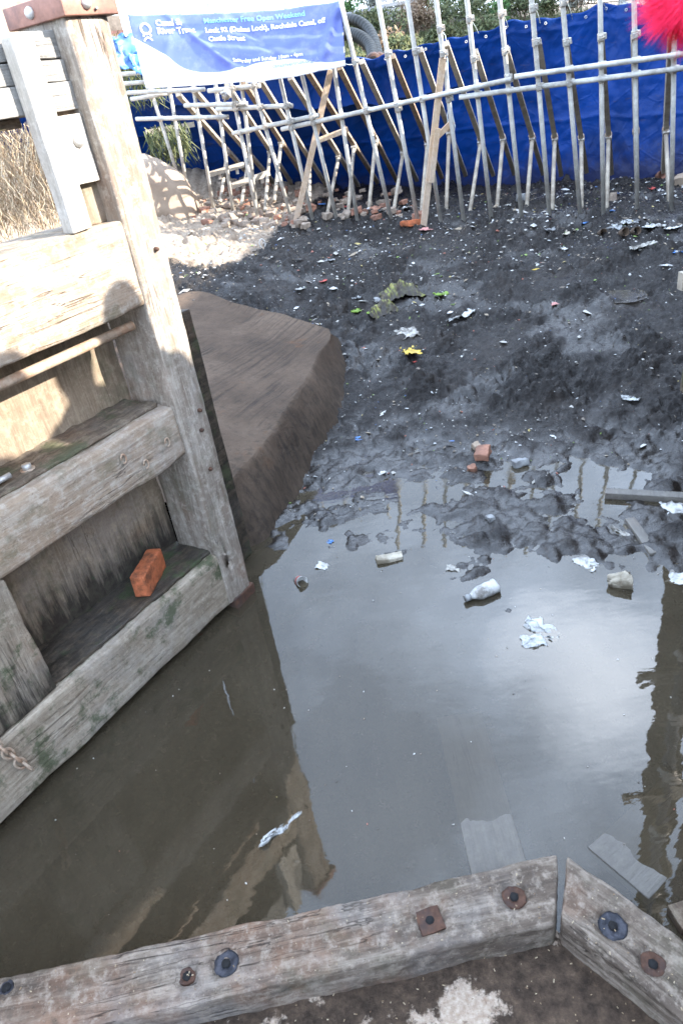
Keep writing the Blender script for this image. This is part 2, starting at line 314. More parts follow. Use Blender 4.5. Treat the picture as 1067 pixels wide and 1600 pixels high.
def mat_leaf(name, c1, c2, c3):
    s = N(name)
    oi = s.n('ShaderNodeNewGeometry').outputs['Random Per Island']
    c = s.ramp(oi, [(0.0, c1), (0.5, c2), (1.0, c3)])
    return s.done(c, 0.7, spec=0.25)
M['leaf_olive'] = mat_leaf('olive_leaves', (0.035, 0.05, 0.018), (0.085, 0.10, 0.04), (0.17, 0.17, 0.08))
M['leaf_green'] = mat_leaf('green_leaves', (0.025, 0.06, 0.015), (0.055, 0.12, 0.03), (0.10, 0.19, 0.05))
M['leaf_grey'] = mat_leaf('grey_leaves', (0.09, 0.10, 0.08), (0.17, 0.18, 0.15), (0.28, 0.28, 0.23))
M['leaf_brown'] = mat_leaf('dead_brown_stalks', (0.10, 0.06, 0.035), (0.20, 0.13, 0.08), (0.33, 0.25, 0.16))
M['straw'] = mat_leaf('dry_straw', (0.16, 0.10, 0.06), (0.36, 0.27, 0.17), (0.52, 0.43, 0.30))
s = N('thin_white_film')
_t = s.n('ShaderNodeBsdfTransparent'); _m = s.n('ShaderNodeMixShader', {0: s.ramp(s.noise(16, 6, .7), [(0.4, .35), (0.62, .95)]), 1: _t.outputs[0], 2: s.b.outputs[0]}); s.t.links.new(_m.outputs[0], s.out.inputs[0])
s.bump(s.noise(40, 5), .5, .006)
M['film'] = s.done((.6, .61, .6), .25)
M['scrap'] = None
def mat_scrap():
    s = N('litter_flecks')
    oi = s.n('ShaderNodeNewGeometry').outputs['Random Per Island']
    r = s.n('ShaderNodeValToRGB', {0: oi}); r.color_ramp.interpolation = 'CONSTANT'
    st = [(0, (0.5, 0.5, 0.48)), (0.13, (0.42, 0.4, 0.36)), (0.38, (0.16, 0.13, 0.1)), (0.56, (0.3, 0.24, 0.17)), (0.71, (0.68, 0.68, 0.67)),
          (0.78, (0.08, 0.15, 0.32)), (0.80, (0.35, 0.12, 0.08)), (0.825, (0.45, 0.36, 0.14)), (0.845, (0.05, 0.045, 0.04)), (0.96, (0.2, 0.3, 0.07))]
    e = r.color_ramp.elements
    while len(e) < len(st): e.new(0.5)
    for i, (p, c) in enumerate(st): e[i].position = p; e[i].color = (*c, 1)
    return s.done(r.outputs[0], 0.5)
M['scrap'] = mat_scrap()

# ------------------------------------------------------------------ builders
def link(o, parent=None):
    COL.objects.link(o)
    if parent is not None: o.parent = parent
    return o
def tag(o, label=None, cat=None, group=None, kind=None):
    if label: o['label'] = label
    if cat: o['category'] = cat
    if group: o['group'] = group
    if kind: o['kind'] = kind
    return o
def mesh(name, v, f, mat, parent=None, smooth=True):
    me = bpy.data.meshes.new(name); me.from_pydata([tuple(map(float, p)) for p in v], [], f); me.materials.append(mat)
    if smooth: me.polygons.foreach_set('use_smooth', [True]*len(me.polygons))
    me.update()
    return link(bpy.data.objects.new(name, me), parent)
def empty(name, loc=(0, 0, 0), rz=0):
    o = bpy.data.objects.new(name, None); o.location = loc; o.rotation_euler = (0, 0, rz); o.empty_display_size = 0.1
    return link(o)

def rbox_data(x0, x1, y0, y1, z0, z1, r=0.008, res=0.04, amp=0.004, fr=6.0, seed=0, maxn=60):
    """block with worn round arrises and an uneven surface"""
    lo = (x0, y0, z0); hi = (x1, y1, z1); gs = []
    for a, b in zip(lo, hi):
        rr = min(r, (b-a)*0.3); n = int(min(maxn, max(1, round((b-a-2*rr)/res))))
        gs.append([a, a+rr*0.4]+[a+rr+(b-a-2*rr)*i/n for i in range(n+1)]+[b-rr*0.4, b])
    V, Fc, idx = [], [], {}
    def vid(i, j, k):
        key = (i, j, k)
        if key in idx: return idx[key]
        p = Vector((gs[0][i], gs[1][j], gs[2][k])); q = p.copy()
        for c in range(3):
            rr = min(r, (hi[c]-lo[c])*0.3); q[c] = min(max(p[c], lo[c]+rr), hi[c]-rr)
        d = p-q
        if d.length > 1e-9:
            rm = min(min(r, (hi[c]-lo[c])*0.3) for c in range(3) if abs(d[c]) > 1e-9)
            if sum(abs(d[c]) > 1e-9 for c in range(3)) > 1: p = q+d.normalized()*rm
        if amp:
            s3 = Vector((seed*3.1, seed*1.7, seed*0.9))
            nv = mnoise.noise_vector(p*fr+s3)*amp+mnoise.noise_vector(p*fr*4.1+s3)*amp*0.45
            p = p+nv
        idx[key] = len(V); V.append(p); return idx[key]
    nx, ny, nz_ = len(gs[0])-1, len(gs[1])-1, len(gs[2])-1
    for j in range(ny):
        for k in range(nz_):
            Fc.append((vid(0, j, k), vid(0, j, k+1), vid(0, j+1, k+1), vid(0, j+1, k)))
            Fc.append((vid(nx, j, k), vid(nx, j+1, k), vid(nx, j+1, k+1), vid(nx, j, k+1)))
    for i in range(nx):
        for k in range(nz_):
            Fc.append((vid(i, 0, k), vid(i+1, 0, k), vid(i+1, 0, k+1), vid(i, 0, k+1)))
            Fc.append((vid(i, ny, k), vid(i, ny, k+1), vid(i+1, ny, k+1), vid(i+1, ny, k)))
    for i in range(nx):
        for j in range(ny):
            Fc.append((vid(i, j, 0), vid(i, j+1, 0), vid(i+1, j+1, 0), vid(i+1, j, 0)))
            Fc.append((vid(i, j, nz_), vid(i+1, j, nz_), vid(i+1, j+1, nz_), vid(i, j+1, nz_)))
    return V, Fc
def rbox(name, ext, mat, parent=None, **k):
    V, Fc = rbox_data(*ext, **k); return mesh(name, V, Fc, mat, parent)

def tube_data(pts, r, n=10, cap=True, jit=0.0):
    pts = [Vector(p) for p in pts]; V, Fc = [], []
    rs = r if isinstance(r, (list, tuple)) else [r]*len(pts)
    t0 = (pts[1]-pts[0]).normalized(); a = t0.orthogonal().normalized()
    for i, p in enumerate(pts):
        t = (pts[min(i+1, len(pts)-1)]-pts[max(i-1, 0)]).normalized()
        a = (a-t*a.dot(t)).normalized(); b = t.cross(a)
        for j in range(n):
            an = 2*math.pi*j/n
            V.append(p+(a*math.cos(an)+b*math.sin(an))*(rs[i]*(1+random.uniform(-jit, jit))))
    for i in range(len(pts)-1):
        for j in range(n):
            k = (j+1) % n; Fc.append((i*n+j, i*n+k, (i+1)*n+k, (i+1)*n+j))
    if cap:
        Fc.append(tuple(reversed(range(n)))); Fc.append(tuple((len(pts)-1)*n+j for j in range(n)))
    return V, Fc
def tube(name, pts, r, mat, parent=None, n=10, jit=0.0):
    V, Fc = tube_data(pts, r, n, True, jit); o = mesh(name, V, Fc, mat, parent)
    return o
class MB:
    def __init__(s): s.v = []; s.f = []
    def add(s, vf):
        k = len(s.v); s.v += list(vf[0]); s.f += [tuple(i+k for i in q) for q in vf[1]]; return s
    def build(s, name, mat, parent=None, smooth=True): return mesh(name, s.v, s.f, mat, parent, smooth)
def obox(c, ax, ay, az, hx, hy, hz):
    c, ax, ay, az = map(Vector, (c, ax, ay, az)); V = [c+ax*sx*hx+ay*sy*hy+az*sz*hz for sx in (-1, 1) for sy in (-1, 1) for sz in (-1, 1)]
    return V, [(0, 1, 3, 2), (4, 6, 7, 5), (0, 4, 5, 1), (2, 3, 7, 6), (0, 2, 6, 4), (1, 5, 7, 3)]
def bar_data(p, q, w, h, up=(0, 0, 1)):
    p, q = Vector(p), Vector(q); t = (q-p); Ln = t.length; t.normalize()
    s = t.cross(Vector(up)); s = s.normalized() if s.length > 1e-4 else t.orthogonal().normalized(); u = s.cross(t)
    return obox((p+q)/2, t, s, u, Ln/2, w/2, h/2)
def lathe_data(prof, n=24, sq=None):
    V, Fc = [], []
    for (r, z) in prof:
        for j in range(n):
            a = 2*math.pi*j/n; V.append(Vector((r*math.cos(a), r*math.sin(a), z)))
    for i in range(len(prof)-1):
        for j in range(n):
            k = (j+1) % n; Fc.append((i*n+j, i*n+k, (i+1)*n+k, (i+1)*n+j))
    Fc.append(tuple(reversed(range(n)))); Fc.append(tuple((len(prof)-1)*n+j for j in range(n)))
    return V, Fc

# ------------------------------------------------------------------ ground
ctrl = [(430,880,-.01),(560,745,.01),(1060,725,.035),(800,905,-.012),(1000,765,0.004),(700,765,0.0),(620,800,-.004),(900,740,.0),(840,800,.012),(760,815,.01),(960,820,0.01),
 (600,1000,-.06),(900,1000,-.06),(500,920,-.03),(1000,930,-.03),(700,950,-.05),(600,1300,-.15),(100,1300,-.15),(900,1250,-.15),(300,1100,-.15),
 (600,690,.045),(740,690,.035),(900,690,.035),(1040,680,.06),(640,640,.08),(800,650,.08),(1000,630,.09),(600,600,.12),(800,580,.15),(1000,560,.16),(600,500,.25),(800,480,.3),(1000,450,.33),
 (1200,450,.33),(1200,600,.16),(1200,750,.03),(550,430,.42),(700,420,.43),(850,400,.45),(1050,400,.42),(1048,330,.49),(950,333,.53),(858,337,.58),(767,339,.61),(610,347,.66),(480,355,.7),(404,352,.76),
 (300,390,.78),(330,420,.70),(290,440,.66),(420,450,.50),(1060,275,.51),(900,272,.56),(700,277,.63),(560,285,.72),(450,290,.8),(250,350,.95),(320,320,.92),(250,300,1.1),(380,250,1.0)]
P = np.array([np.append(atz(x, y, z)[:2], z) for x, y, z in ctrl])
extra = np.array([(-1.3, 4.6, .35), (-1.0, 5.4, .45), (-.75, 4.2, .1), (-1.7, 3.6, .4), (-1.5, 6.2, .75), (-1.6, 7.6, 1.05), (-2.4, 9.5, 1.5), (-2.6, 5, 1.45), (-2.3, 4.3, 1.5), (-2.6, 3, 1.4), (-2.2, 1.5, .6), (-2.4, 7.2, 1.45),
 (-3.5, 5, 1.75), (-3.5, 2, 1.7), (-3.6, 8, 1.75), (0, 0, -.2), (1.2, .4, -.2), (-1, .3, -.2), (6, 6, .3), (6, 9, .5), (7, 12, .6), (3, 12, .7), (0, 12, .9), (6, 3, .0), (4, 1, -.1), (-2, 11, 1.4), (-4, 11, 1.8)])
P = np.vstack([P, extra])
def tps(r2): return np.where(r2 > 0, 0.5*r2*np.log(np.maximum(r2, 1e-12)), 0)
def fit(P):
    d2 = ((P[:, None, :2]-P[None, :, :2])**2).sum(-1); n = len(P)
    A = np.zeros((n+3, n+3)); A[:n, :n] = tps(d2)+np.eye(n)*0.02; A[:n, n] = 1; A[:n, n+1:] = P[:, :2]; A[n:, :n] = A[:n, n:].T
    return np.linalg.solve(A, np.append(P[:, 2], [0, 0, 0]))
W = fit(P)
def base_h(x, y):
    xc = np.clip(x, -4.2, 7.5); yc = np.clip(y, -0.5, 12.5)
    r = W[len(P)]+W[len(P)+1]*xc+W[len(P)+2]*yc
    for i in range(len(P)): r = r+W[i]*tps((xc-P[i, 0])**2+(yc-P[i, 1])**2)
    return r
def sm(a, b, v): t = np.clip((v-a)/(b-a), 0, 1); return t*t*(3-2*t)
blobs = [(800,957,.05,.035),(615,868,.10,.03),(690,905,.16,.016),(860,885,.05,.02),(740,890,.12,.03),(640,810,.16,.02),(800,825,.16,.022),(900,835,.14,.02),(700,805,.14,.02),(860,860,.07,.03),(745,850,.07,.03),(930,870,.06,.03),(850,750,.13,.05),(770,845,.09,.02),(950,850,.10,.03),(560,790,.14,.03),(560,840,.1,.02),(1020,870,.12,.03),(660,700,.2,.02),(750,720,.14,.05),(980,900,.02,.02),(800,700,.1,.02),(470,850,.08,.0),(1050,760,.2,.05),(1055,840,.14,.05),(640,775,.16,-.05),(720,748,.16,-.04),(800,742,.16,-.035),(900,735,.2,-.05),(985,755,.16,-.05),(940,790,.12,-.04),(840,775,.1,-.03),(560,865,.1,-.03),(575,745,.07,-.05),(700,870,.07,-.03),(780,875,.06,-.03),(1000,835,.08,-.03),(590,810,.08,-.03)]
BL = [(*atz(x, y, 0)[:2], r, h) for x, y, r, h in blobs]
PUD = atz(968, 452, .33)
def ground_h(x, y):
    z = base_h(x, y)
    rough = sm(-0.03, 0.12, z)
    rough2 = 0.25+0.75*rough
    dryz = sm(1.0, 1.3, z)
    n = fbm(x, y, 1.6, 3, 1)*0.06*rough2
    n = n+fbm(x, y, 5.0, 3, 11, 0.55, True)*0.043*(0.15+0.85*rough)
    n = n+fbm(x+0.2*pn(x*3, y*3, 5), y, 15.0, 3, 21, 0.6, True)*0.018*(0.25+0.75*rough)
    n = n*(0.4+0.85*sm(-.45, .6, pn(x*1.7+4, y*1.7, 61)+.35*pn(x*4.4, y*4.4, 62)))
    low = 1-sm(.03, .12, z)
    n = n+low*(fbm(x, y, 3.6, 4, 71, .62)*.026+fbm(x, y, 15, 3, 72, .6)*.009)
    # ploughed clods near the water and boot holes
    z = z+n*(1-0.4*dryz)
    for bx, by, r, h in BL:
        g = np.exp(-(((x-bx)/r)**2+((y-by)/(r*0.7))**2)*(1+0.5*pn(x*14, y*14, 3)))
        z = z+h*g*(0.75+0.9*pn(x*11, y*11, 9))
    g = np.exp(-(((x-PUD[0])/.15)**2+((y-PUD[1])/.2)**2)**2); z = z*(1-g*.9)+g*.9*(PUD[2]-.05)
    # lying wet behind the gate and in the lock the bed is below water
    return z
def axis_pts(lo, hi, step, far_lo, far_hi):
    a = list(np.arange(lo, hi, step)); s = step
    while a[-1] < far_hi: s *= 1.25; a.append(a[-1]+s)
    s = step
    while a[0] > far_lo: s *= 1.25; a.insert(0, a[0]-s)
    return np.array(a)
gx = axis_pts(-2.3, 5.2, 0.0145, -70, 70); gy = axis_pts(2.6, 9.4, 0.0145, -40, 90)
XX, YY = np.meshgrid(gx, gy)
ZZ = ground_h(XX, YY)
ZZ = np.where(YY > 12.5, ZZ, ZZ)
me = bpy.data.meshes.new('ground'); nX, nY = len(gx), len(gy)
co = np.stack([XX, YY, ZZ], -1).reshape(-1, 3).astype(np.float32)
me.vertices.add(len(co)); me.vertices.foreach_set('co', co.ravel())
ii = (np.arange(nY-1)[:, None]*nX+np.arange(nX-1)[None, :]).ravel()
q = np.stack([ii, ii+1, ii+nX+1, ii+nX], 1).astype(np.int32)
me.loops.add(q.size); me.loops.foreach_set('vertex_index', q.ravel())
me.polygons.add(len(q)); me.polygons.foreach_set('loop_start', np.arange(0, q.size, 4, dtype=np.int32)); me.polygons.foreach_set('use_smooth', np.ones(len(q), dtype=bool))
me.update(calc_edges=True)
dry = np.maximum(sm(.78, 1.0, ZZ+0.1*sm(0, -2, XX)), sm(0.0, -0.5, XX-0.30*(YY-8.0)+0.1)*sm(7.0, 7.5, YY))
dry = np.where(XX > 2.5, 0, dry)
at_ = me.attributes.new('dry', 'FLOAT', 'POINT'); at_.data.foreach_set('value', dry.ravel().astype(np.float32))
wet = (1-sm(.012, .075, ZZ+.02*pn(XX*5, YY*5, 90)))*(XX > -2.5)
wet = np.maximum(wet, .8*sm(.18, .5, pn(XX*1.3+3, YY*2.2, 91)+.3*pn(XX*6, YY*6, 92))*(ZZ < .62))
aw = me.attributes.new('wet', 'FLOAT', 'POINT'); aw.data.foreach_set('value', wet.ravel().astype(np.float32))
me.materials.append(M['mud'])
tag(link(bpy.data.objects.new('ground', me)), kind='structure')
def gh(x, y): return float(ground_h(np.array([float(x)]), np.array([float(y)]))[0])
def gp(px, py):
    """where the line of sight through a photo pixel meets the ground or the water"""
    d = ray(px, py); t = np.linspace(1.5, 14, 900); pts = CAM[None]+d[None]*t[:, None]
    hz = np.maximum(ground_h(pts[:, 0], pts[:, 1]), 0.0); k = np.argmax(pts[:, 2] < hz)
    return Vector(pts[k]) if k > 0 else Vector(pts[-1])

wp = [(-2.6, -3, 0), (7, -3, 0), (7, 6.2, 0), (-2.6, 6.2, 0)]
tag(mesh('water', wp, [(0, 1, 2, 3)], M['water'], smooth=False), kind='structure')
pv = [(PUD[0]+.2*math.cos(a), PUD[1]+.25*math.sin(a), PUD[2]-.036) for a in np.linspace(0, 2*math.pi, 24, endpoint=False)]
tag(mesh('puddle', pv, [tuple(range(24))], M['water'], smooth=False), kind='structure')

# ------------------------------------------------------------------ lock gate
GA = Vector((-.518, 2.752, 0)); gu_ = Vector((-.5975, -.8019, 0)); gn_ = Vector((.8019, -.5975, 0))
gate = empty('lock_gate', GA, math.atan2(gu_.y, gu_.x))
tag(gate, 'huge weathered timber lock gate standing open on the left', 'lock gate')
def G(x, y, z): return GA+gu_*x+gn_*y+Vector((0, 0, z))
def gb(name, ext, mat, parent=gate, **k): return rbox(name, ext, mat, parent, **k)
# mitre post (slightly tapered, chamfered towards the mitre)
V, Fc = rbox_data(-.085, .108, -.235, .012, .035, 2.335, r=.014, res=.035, amp=.006, fr=5, seed=1)
for p in V:
    f = 1-p.z/2.33
    if p.x < .03: p.x += .045*f
    p.x += .012*f
    if p.y > -.06 and p.x < -.03: p.y -= .35*(-.03-p.x)
post = mesh('mitre_post', V, Fc, M['w_post'], gate)
gb('lower_rail_face', (.100, 2.55, -.28, .0, .03, .315), M['w_rail_low'], r=.016, res=.03, amp=.007, fr=5, seed=3, maxn=80).name = 'bottom_rail'
gb('ledge', (.11, 1.0, -.275, -.035, .3155, .335), M['w_ledge_wet_gap'], r=.006, res=.02, amp=.009, fr=14, seed=4)
gb('rail', (.106, 2.55, -.28, -.004, .825, 1.05), M['w_rail'], r=.018, res=.03, amp=.009, fr=6, seed=5, maxn=80)
gb('ledge', (.13, 1.6, -.275, -.06, 1.048, 1.064), M['w_ledge'], r=.006, res=.02, amp=.010, fr=15, seed=6)
gb('rail', (.104, 2.55, -.28, .004, 1.445, 1.745), M['w_rail'], r=.014, res=.035, amp=.006, fr=5, seed=7, maxn=80)
gb('plank_panel', (.10, 2.5, -.30, -.255, 1.0, 1.5), M['w_panel'], r=.004, res=.05, amp=.006, fr=7, seed=8, maxn=60)
gb('plank_panel', (.10, 2.5, -.30, -.255, .2, .86), M['w_panel_wet'], r=.004, res=.05, amp=.006, fr=7, seed=9, maxn=60)
gb('stile', (1.0, 1.36, -.27, -.012, .318, .822), M['w_stile'], r=.012, res=.03, amp=.006, fr=8, seed=10)
# the heel post out of view at the hinge end
gb('heel_post', (2.5, 2.78, -.3, .02, .03, 2.35), M['w_post'], r=.02, res=.06, amp=.005)
# top: back boards, batten, bolted plate, top rail boards
gb('back_board', (.104, .25, -.13, -.07, 1.745, 2.10), M['w_panel'], r=.006, res=.03, amp=.006, fr=9, seed=11)
pl = gb('bolted_plate', (.115, .235, -.07, -.035, 1.875, 2.075), M['w_batten'], r=.004, res=.03, amp=.002, seed=12)
gb('batten', (.245, .325, -.04, .014, 1.748, 2.285), M['w_batten'], r=.006, res=.03, amp=.003, seed=13)
for i, (za, zb) in enumerate([(2.088, 2.165), (2.168, 2.225), (2.228, 2.30)]):
    gb('top_board', (.106, 2.52, -.22, -.045-.006*i, za, zb), M['w_grey'], r=.004, res=.04, amp=.003, seed=14+i)
gb('top_board_underside', (.30, 2.5, -.30, -.10, 2.06, 2.087), M['w_ledge'], r=.003, res=.05, amp=.001, seed=30).name = 'lower_lip'
# iron strap wrapped round the post head
V, Fc = rbox_data(-.098, .122, -.25, .03, 2.325, 2.385, r=.004, res=.05, amp=.0015, seed=20)
st = mesh('iron_strap', V, Fc, M['iron_red'], gate)
def bolt(parent, x, y, z, nrm, r=.014, mat='bolt'):
    nrm = Vector(nrm); p = Vector((x, y, z))
    return tube('bolt', [p-nrm*.004, p+nrm*.006, p+nrm*.012, p+nrm*.016], [r*1.25, r*1.25, r, r*.7], M[mat], parent, 8)
bolt(st, .03, .03, 2.355, (0, 1, 0)); bolt(st, .122, -.12, 2.355, (1, 0, 0)); bolt(pl, .16, -.035, 2.0, (0, 1, 0), .017)
# rusted tie rods in the recess
tube('tie_rod', [(.155, -.05, 1.385), (1.2, -.045, 1.388), (2.4, -.04, 1.39)], .017, M['iron_pale'], gate, 12, .02)
# iron shoe at the foot
gb('gap_shade_board', (-.30, -.05, -.25, -.20, .0, 1.30), M['w_ledge_wet_gap'], r=.006, res=.05, amp=.004, seed=33)  # added board; its dark colour stands in for the shaded gap beside the post
gb('iron_shoe', (-.046, .10, -.30, .022, -.06, .052), M['iron'], r=.008, res=.015, amp=.004, fr=20, seed=22)
# shallow nail heads and rust spots on the post
for (x, z) in [(.0, .98), (.02, .9), (.03, .72), (.0, 1.62)]:
    bolt(post, x, .012, z, (0, 1, 0), .007, 'iron')
for (x, z) in [(.2, .93), (.33, .9), (.42, .97)]:
    tube('rusty_ring', [G(0, 0, 0)*0+Vector((x+.012*math.cos(a), .004, z+.018*math.sin(a))) for a in np.linspace(0, 5.2, 9)], .0035, M['iron_pale'], gate, 6)

# things lying on or hanging from the gate
bc = GA+gu_*.475+gn_*(-.15)
brick = rbox('brick', (-.1075, .1075, -.033, .033, -.051, .051), M['brick_red'], None, r=.006, res=.012, amp=.0035, fr=22, seed=2)
brick.location = G(.395, -.125, .388); brick.rotation_euler = (0, rad(-2), math.atan2(gu_.y, gu_.x)+rad(26))
tag(brick, 'orange red brick standing on the dark mossy ledge of the lock gate', 'brick')
rod = tag(empty('iron_rod', G(.95, -.13, 1.08)), 'short rusty rod with a pale collar lying on the middle ledge of the gate', 'rod')
def rel(o, *ps): return [Vector(p)-o.location for p in ps]
tube('bar', rel(rod, G(1.5, -.17, 1.082), G(.84, -.11, 1.084)), .012, M['iron_pale'], rod, 10)
tube('collar', rel(rod, G(.862, -.112, 1.084), G(.850, -.111, 1.084)), .021, M['bolt'], rod, 12)
tube('threaded_tip', rel(rod, G(.84, -.11, 1.084), G(.79, -.106, 1.084)), .010, M['bolt'], rod, 10)
nut = tag(empty('steel_nut', G(.72, -.115, 1.066)), 'small pale steel nut lying on the gate ledge beside the rod tip', 'nut')
tube('washer', [(0, 0, 0), (0, 0, .003)], .026, M['iron_pale'], nut, 14)
tube('hex_nut', [(0, 0, .003), (0, 0, .02)], .017, M['bolt'], nut, 6)
ch = tag(empty('rusty_chain', G(1.2, .02, .25)), 'rusty chain hanging over the bottom rail of the gate at the left edge', 'chain')
def link_data(c, ax, ay, a=.027, b=.016):
    c, ax, ay = Vector(c), Vector(ax), Vector(ay)
    return tube_data([c+ax*a*math.cos(t)+ay*b*math.sin(t) for t in np.linspace(0, 2*math.pi, 15)], .0058, 6)
hg = [(1.08, .375), (1.065, .335), (1.05, .295), (1.035, .25), (1.03, .21), (1.02, .165), (1.01, .13)]
for i, (x, z) in enumerate([(1.075, .37), (1.068, .335), (1.058, .300), (1.046, .268), (1.04, .23), (1.026, .20)]):
    c = G(x+.205, .02+.004*(i % 2), z-.03)-ch.location
    d = (gu_*(-.25)+Vector((0, 0, -1))).normalized()
    V, Fc = link_data(c, d, (gu_ if i % 2 == 0 else gn_)); mesh('chain_link', V, Fc, M['iron_pale'], ch)

# ------------------------------------------------------------------ wing stone of the lock side
def curve(pts, n):
    pts = [Vector(p) for p in pts]; out = []
    ls = [0]
    for a, b in zip(pts, pts[1:]): ls.append(ls[-1]+(b-a).length)
    for i in range(n):
        s = ls[-1]*i/(n-1); k = max(j for j in range(len(ls)-1) if ls[j] <= s+1e-9)
        t = (s-ls[k])/(ls[k+1]-ls[k]); p0 = pts[max(k-1, 0)]; p1 = pts[k]; p2 = pts[k+1]; p3 = pts[min(k+2, len(pts)-1)]
        out.append(0.5*((2*p1)+(p2-p0)*t+(2*p0-5*p1+4*p2-p3)*t*t+(3*p1-p0-3*p2+p3)*t*t*t))
    return out
foot = [atz(*p) for p in [(340,915,-.05),(390,862,-.02),(432,832,-.02),(508,702,.0),(543,650,.02),(552,592,.06),(530,528,.22)]]
ridg = [atz(*p) for p in [(335,792,.30),(376,736,.34),(415,688,.37),(466,612,.39),(498,555,.41),(512,532,.41),(516,522,.41)]]
topc = [atz(*p) for p in [(-60,620,.95),(120,560,.9),(250,515,.76),(330,495,.68),(420,492,.58),(470,500,.49),(492,510,.43)]]
topc[0] = np.array((-1.55, 3.1, .62)); topc[1] = np.array((-1.5, 4.0, .66)); topc[2] = np.array((-1.45, 5.0, .70))
topd = [np.array((-1.9, 3.2, .5)), np.array((-1.9, 4.2, .5)), np.array((-1.8, 6.0, .55)), atz(285, 453, .60), atz(370, 474, .54), atz(462, 497, .44), atz(505, 515, .36)]
topc[3] = atz(284, 455, .64); topc[4] = atz(372, 474, .575); topc[5] = atz(462, 496, .50); topc[6] = atz(512, 514, .43)
topd = [p+np.array((-.04, .22, -.13)) for p in topc]
n = 70
rows = [curve(c, n) for c in (foot, ridg, topc, topd)]
back = [p+Vector((-.15, .25, -.5)) for p in rows[3]]
grid = []
def row(a, b, t): return [x.lerp(y, t) for x, y in zip(a, b)]
for t in np.linspace(0, .94, 14): grid.append(row(rows[0], rows[1], t))
f9, r1 = row(rows[0], rows[1], .94), row(rows[1], rows[2], .04)
for t in (.3, .7): grid.append([(a.lerp(b, t)).lerp(c, .7) for a, b, c in zip(f9, r1, rows[1])])
for t in np.linspace(.04, .98, 30): grid.append(row(rows[1], rows[2], t))
for t in (0.5, 1): grid.append(row(rows[2], rows[3], t))
for t in (.3, .6, 1): grid.append(row(rows[3], back, t))
V = [p+mnoise.noise_vector(p*3)*.014+mnoise.noise_vector(p*11)*.006 for r_ in grid for p in r_]
Fc = [(i*n+j, i*n+j+1, (i+1)*n+j+1, (i+1)*n+j) for i in range(len(grid)-1) for j in range(n-1)]
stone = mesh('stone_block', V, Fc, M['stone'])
tag(stone, 'large brown wing stone with scraped grooves, rounded nose rising from the mud behind the gate', 'stone')
# ------------------------------------------------------------------ cill timbers in the foreground
def beam(name, A, B, c1, c2, z0, z1, label, bolts, seed):
    """A-B outer edge, c1-c2 inner edge, mitred at A"""
    A, B, c1, c2 = [Vector((*p[:2], 0)) for p in (A, B, c1, c2)]
    d = (B-A); Ln = d.length; d.normalize(); nrm = Vector((-d.y, d.x, 0)); wd = (c1-A).dot(nrm)
    if wd < 0: nrm = -nrm; wd = -wd
    o = empty(name, A, math.atan2(d.y, d.x)); sgn = 1 if Vector((-d.y, d.x, 0)).dot(nrm) > 0 else -1
    off = (c1-A).dot(d)
    V, Fc = rbox_data(0, Ln, 0, wd, z0, z1, r=.010, res=.009, amp=.006, fr=9, seed=seed, maxn=260)
    dish = []
    for (px, py, kind, sz) in bolts:
        q = Vector(atz(px, py, z1))-A; dish.append((q.dot(d), q.dot(Vector((-d.y, d.x, 0))), sz, kind))
    for p in V:
        p.x += off*(p.y/wd)*max(0, 1-p.x/0.5); p.y *= sgn
        p.z += .008*mnoise.noise(Vector((p.x*3, p.y*14, seed)))
        if p.z > z1-.03:
            for (lx, ly, sz, kind) in dish:
                rr = math.hypot(p.x-lx, p.y-ly) if kind[:2] != 'sq' else max(abs(p.x-lx), abs(p.y-ly))
                if rr < sz*1.35: p.z -= .016*float(sm(sz*1.35, sz*.95, rr))
    if sgn < 0: Fc = [tuple(reversed(f)) for f in Fc]
    body = mesh('timber', V, Fc, M['w_cill'], o)
    for (px, py, kind, sz) in bolts:
        q = Vector(atz(px, py, z1))-A; lx, ly = q.dot(d), q.dot(Vector((-d.y, d.x, 0)))
        if kind == 'sq':
            V, Fc = rbox_data(-sz, sz, -sz, sz, -.004, .003, r=.002, res=.01, amp=.002, fr=40, seed=px)
            w_ = mesh('square_washer', V, Fc, M['iron'], o); w_.location = (lx, ly, z1-.011); w_.rotation_euler = (0, 0, .12)
        else:
            V, Fc = lathe_data([(sz*1.05, -.006), (sz*1.0, .001), (sz*.8, .001), (sz*.5, -.001), (sz*.3, -.002)], 22)
            V = [p+mnoise.noise_vector(p*60+Vector((px, 0, 0)))*.006 for p in V]
            w_ = mesh('bolt_recess', V, Fc, M['iron_dark' if kind == 'dk' else 'iron'], o); w_.location = (lx, ly, z1-.012)
        tube('bolt_hole', [(0, 0, -.002), (0, 0, .004)], .0115, M['hole'], w_, 14, .1)
    tag(o, label, 'timber beam'); return o
ZT, ZF = .15, .045
beam('cill_timber', atz(872, 1334, ZT), atz(872, 1334, ZT)+(atz(0, 1528, ZT)-atz(872, 1334, ZT))*1.35, atz(866, 1441, ZT), atz(430, 1527, ZT), -.12, ZT,
     'long grey brown cill timber with four bolt holes crossing the bottom of the picture', [(671,1435,'sq',.033),(803,1398,'rd',.031),(352,1502,'dk',.032),(291,1522,'sqp',.022),(8,1540,'dk',.02)], 3)
beam('cill_timber', atz(885, 1334, ZT), atz(885, 1334, ZT)+(atz(1067, 1466, ZT)-atz(885, 1334, ZT))*1.8, atz(876, 1441, ZT), atz(1040, 1600, ZT), -.12, ZT,
     'shorter cill timber with a round and a rusty bolt hole at the bottom right corner', [(957,1443,'dk',.036),(1020,1503,'rd',.03)], 8)
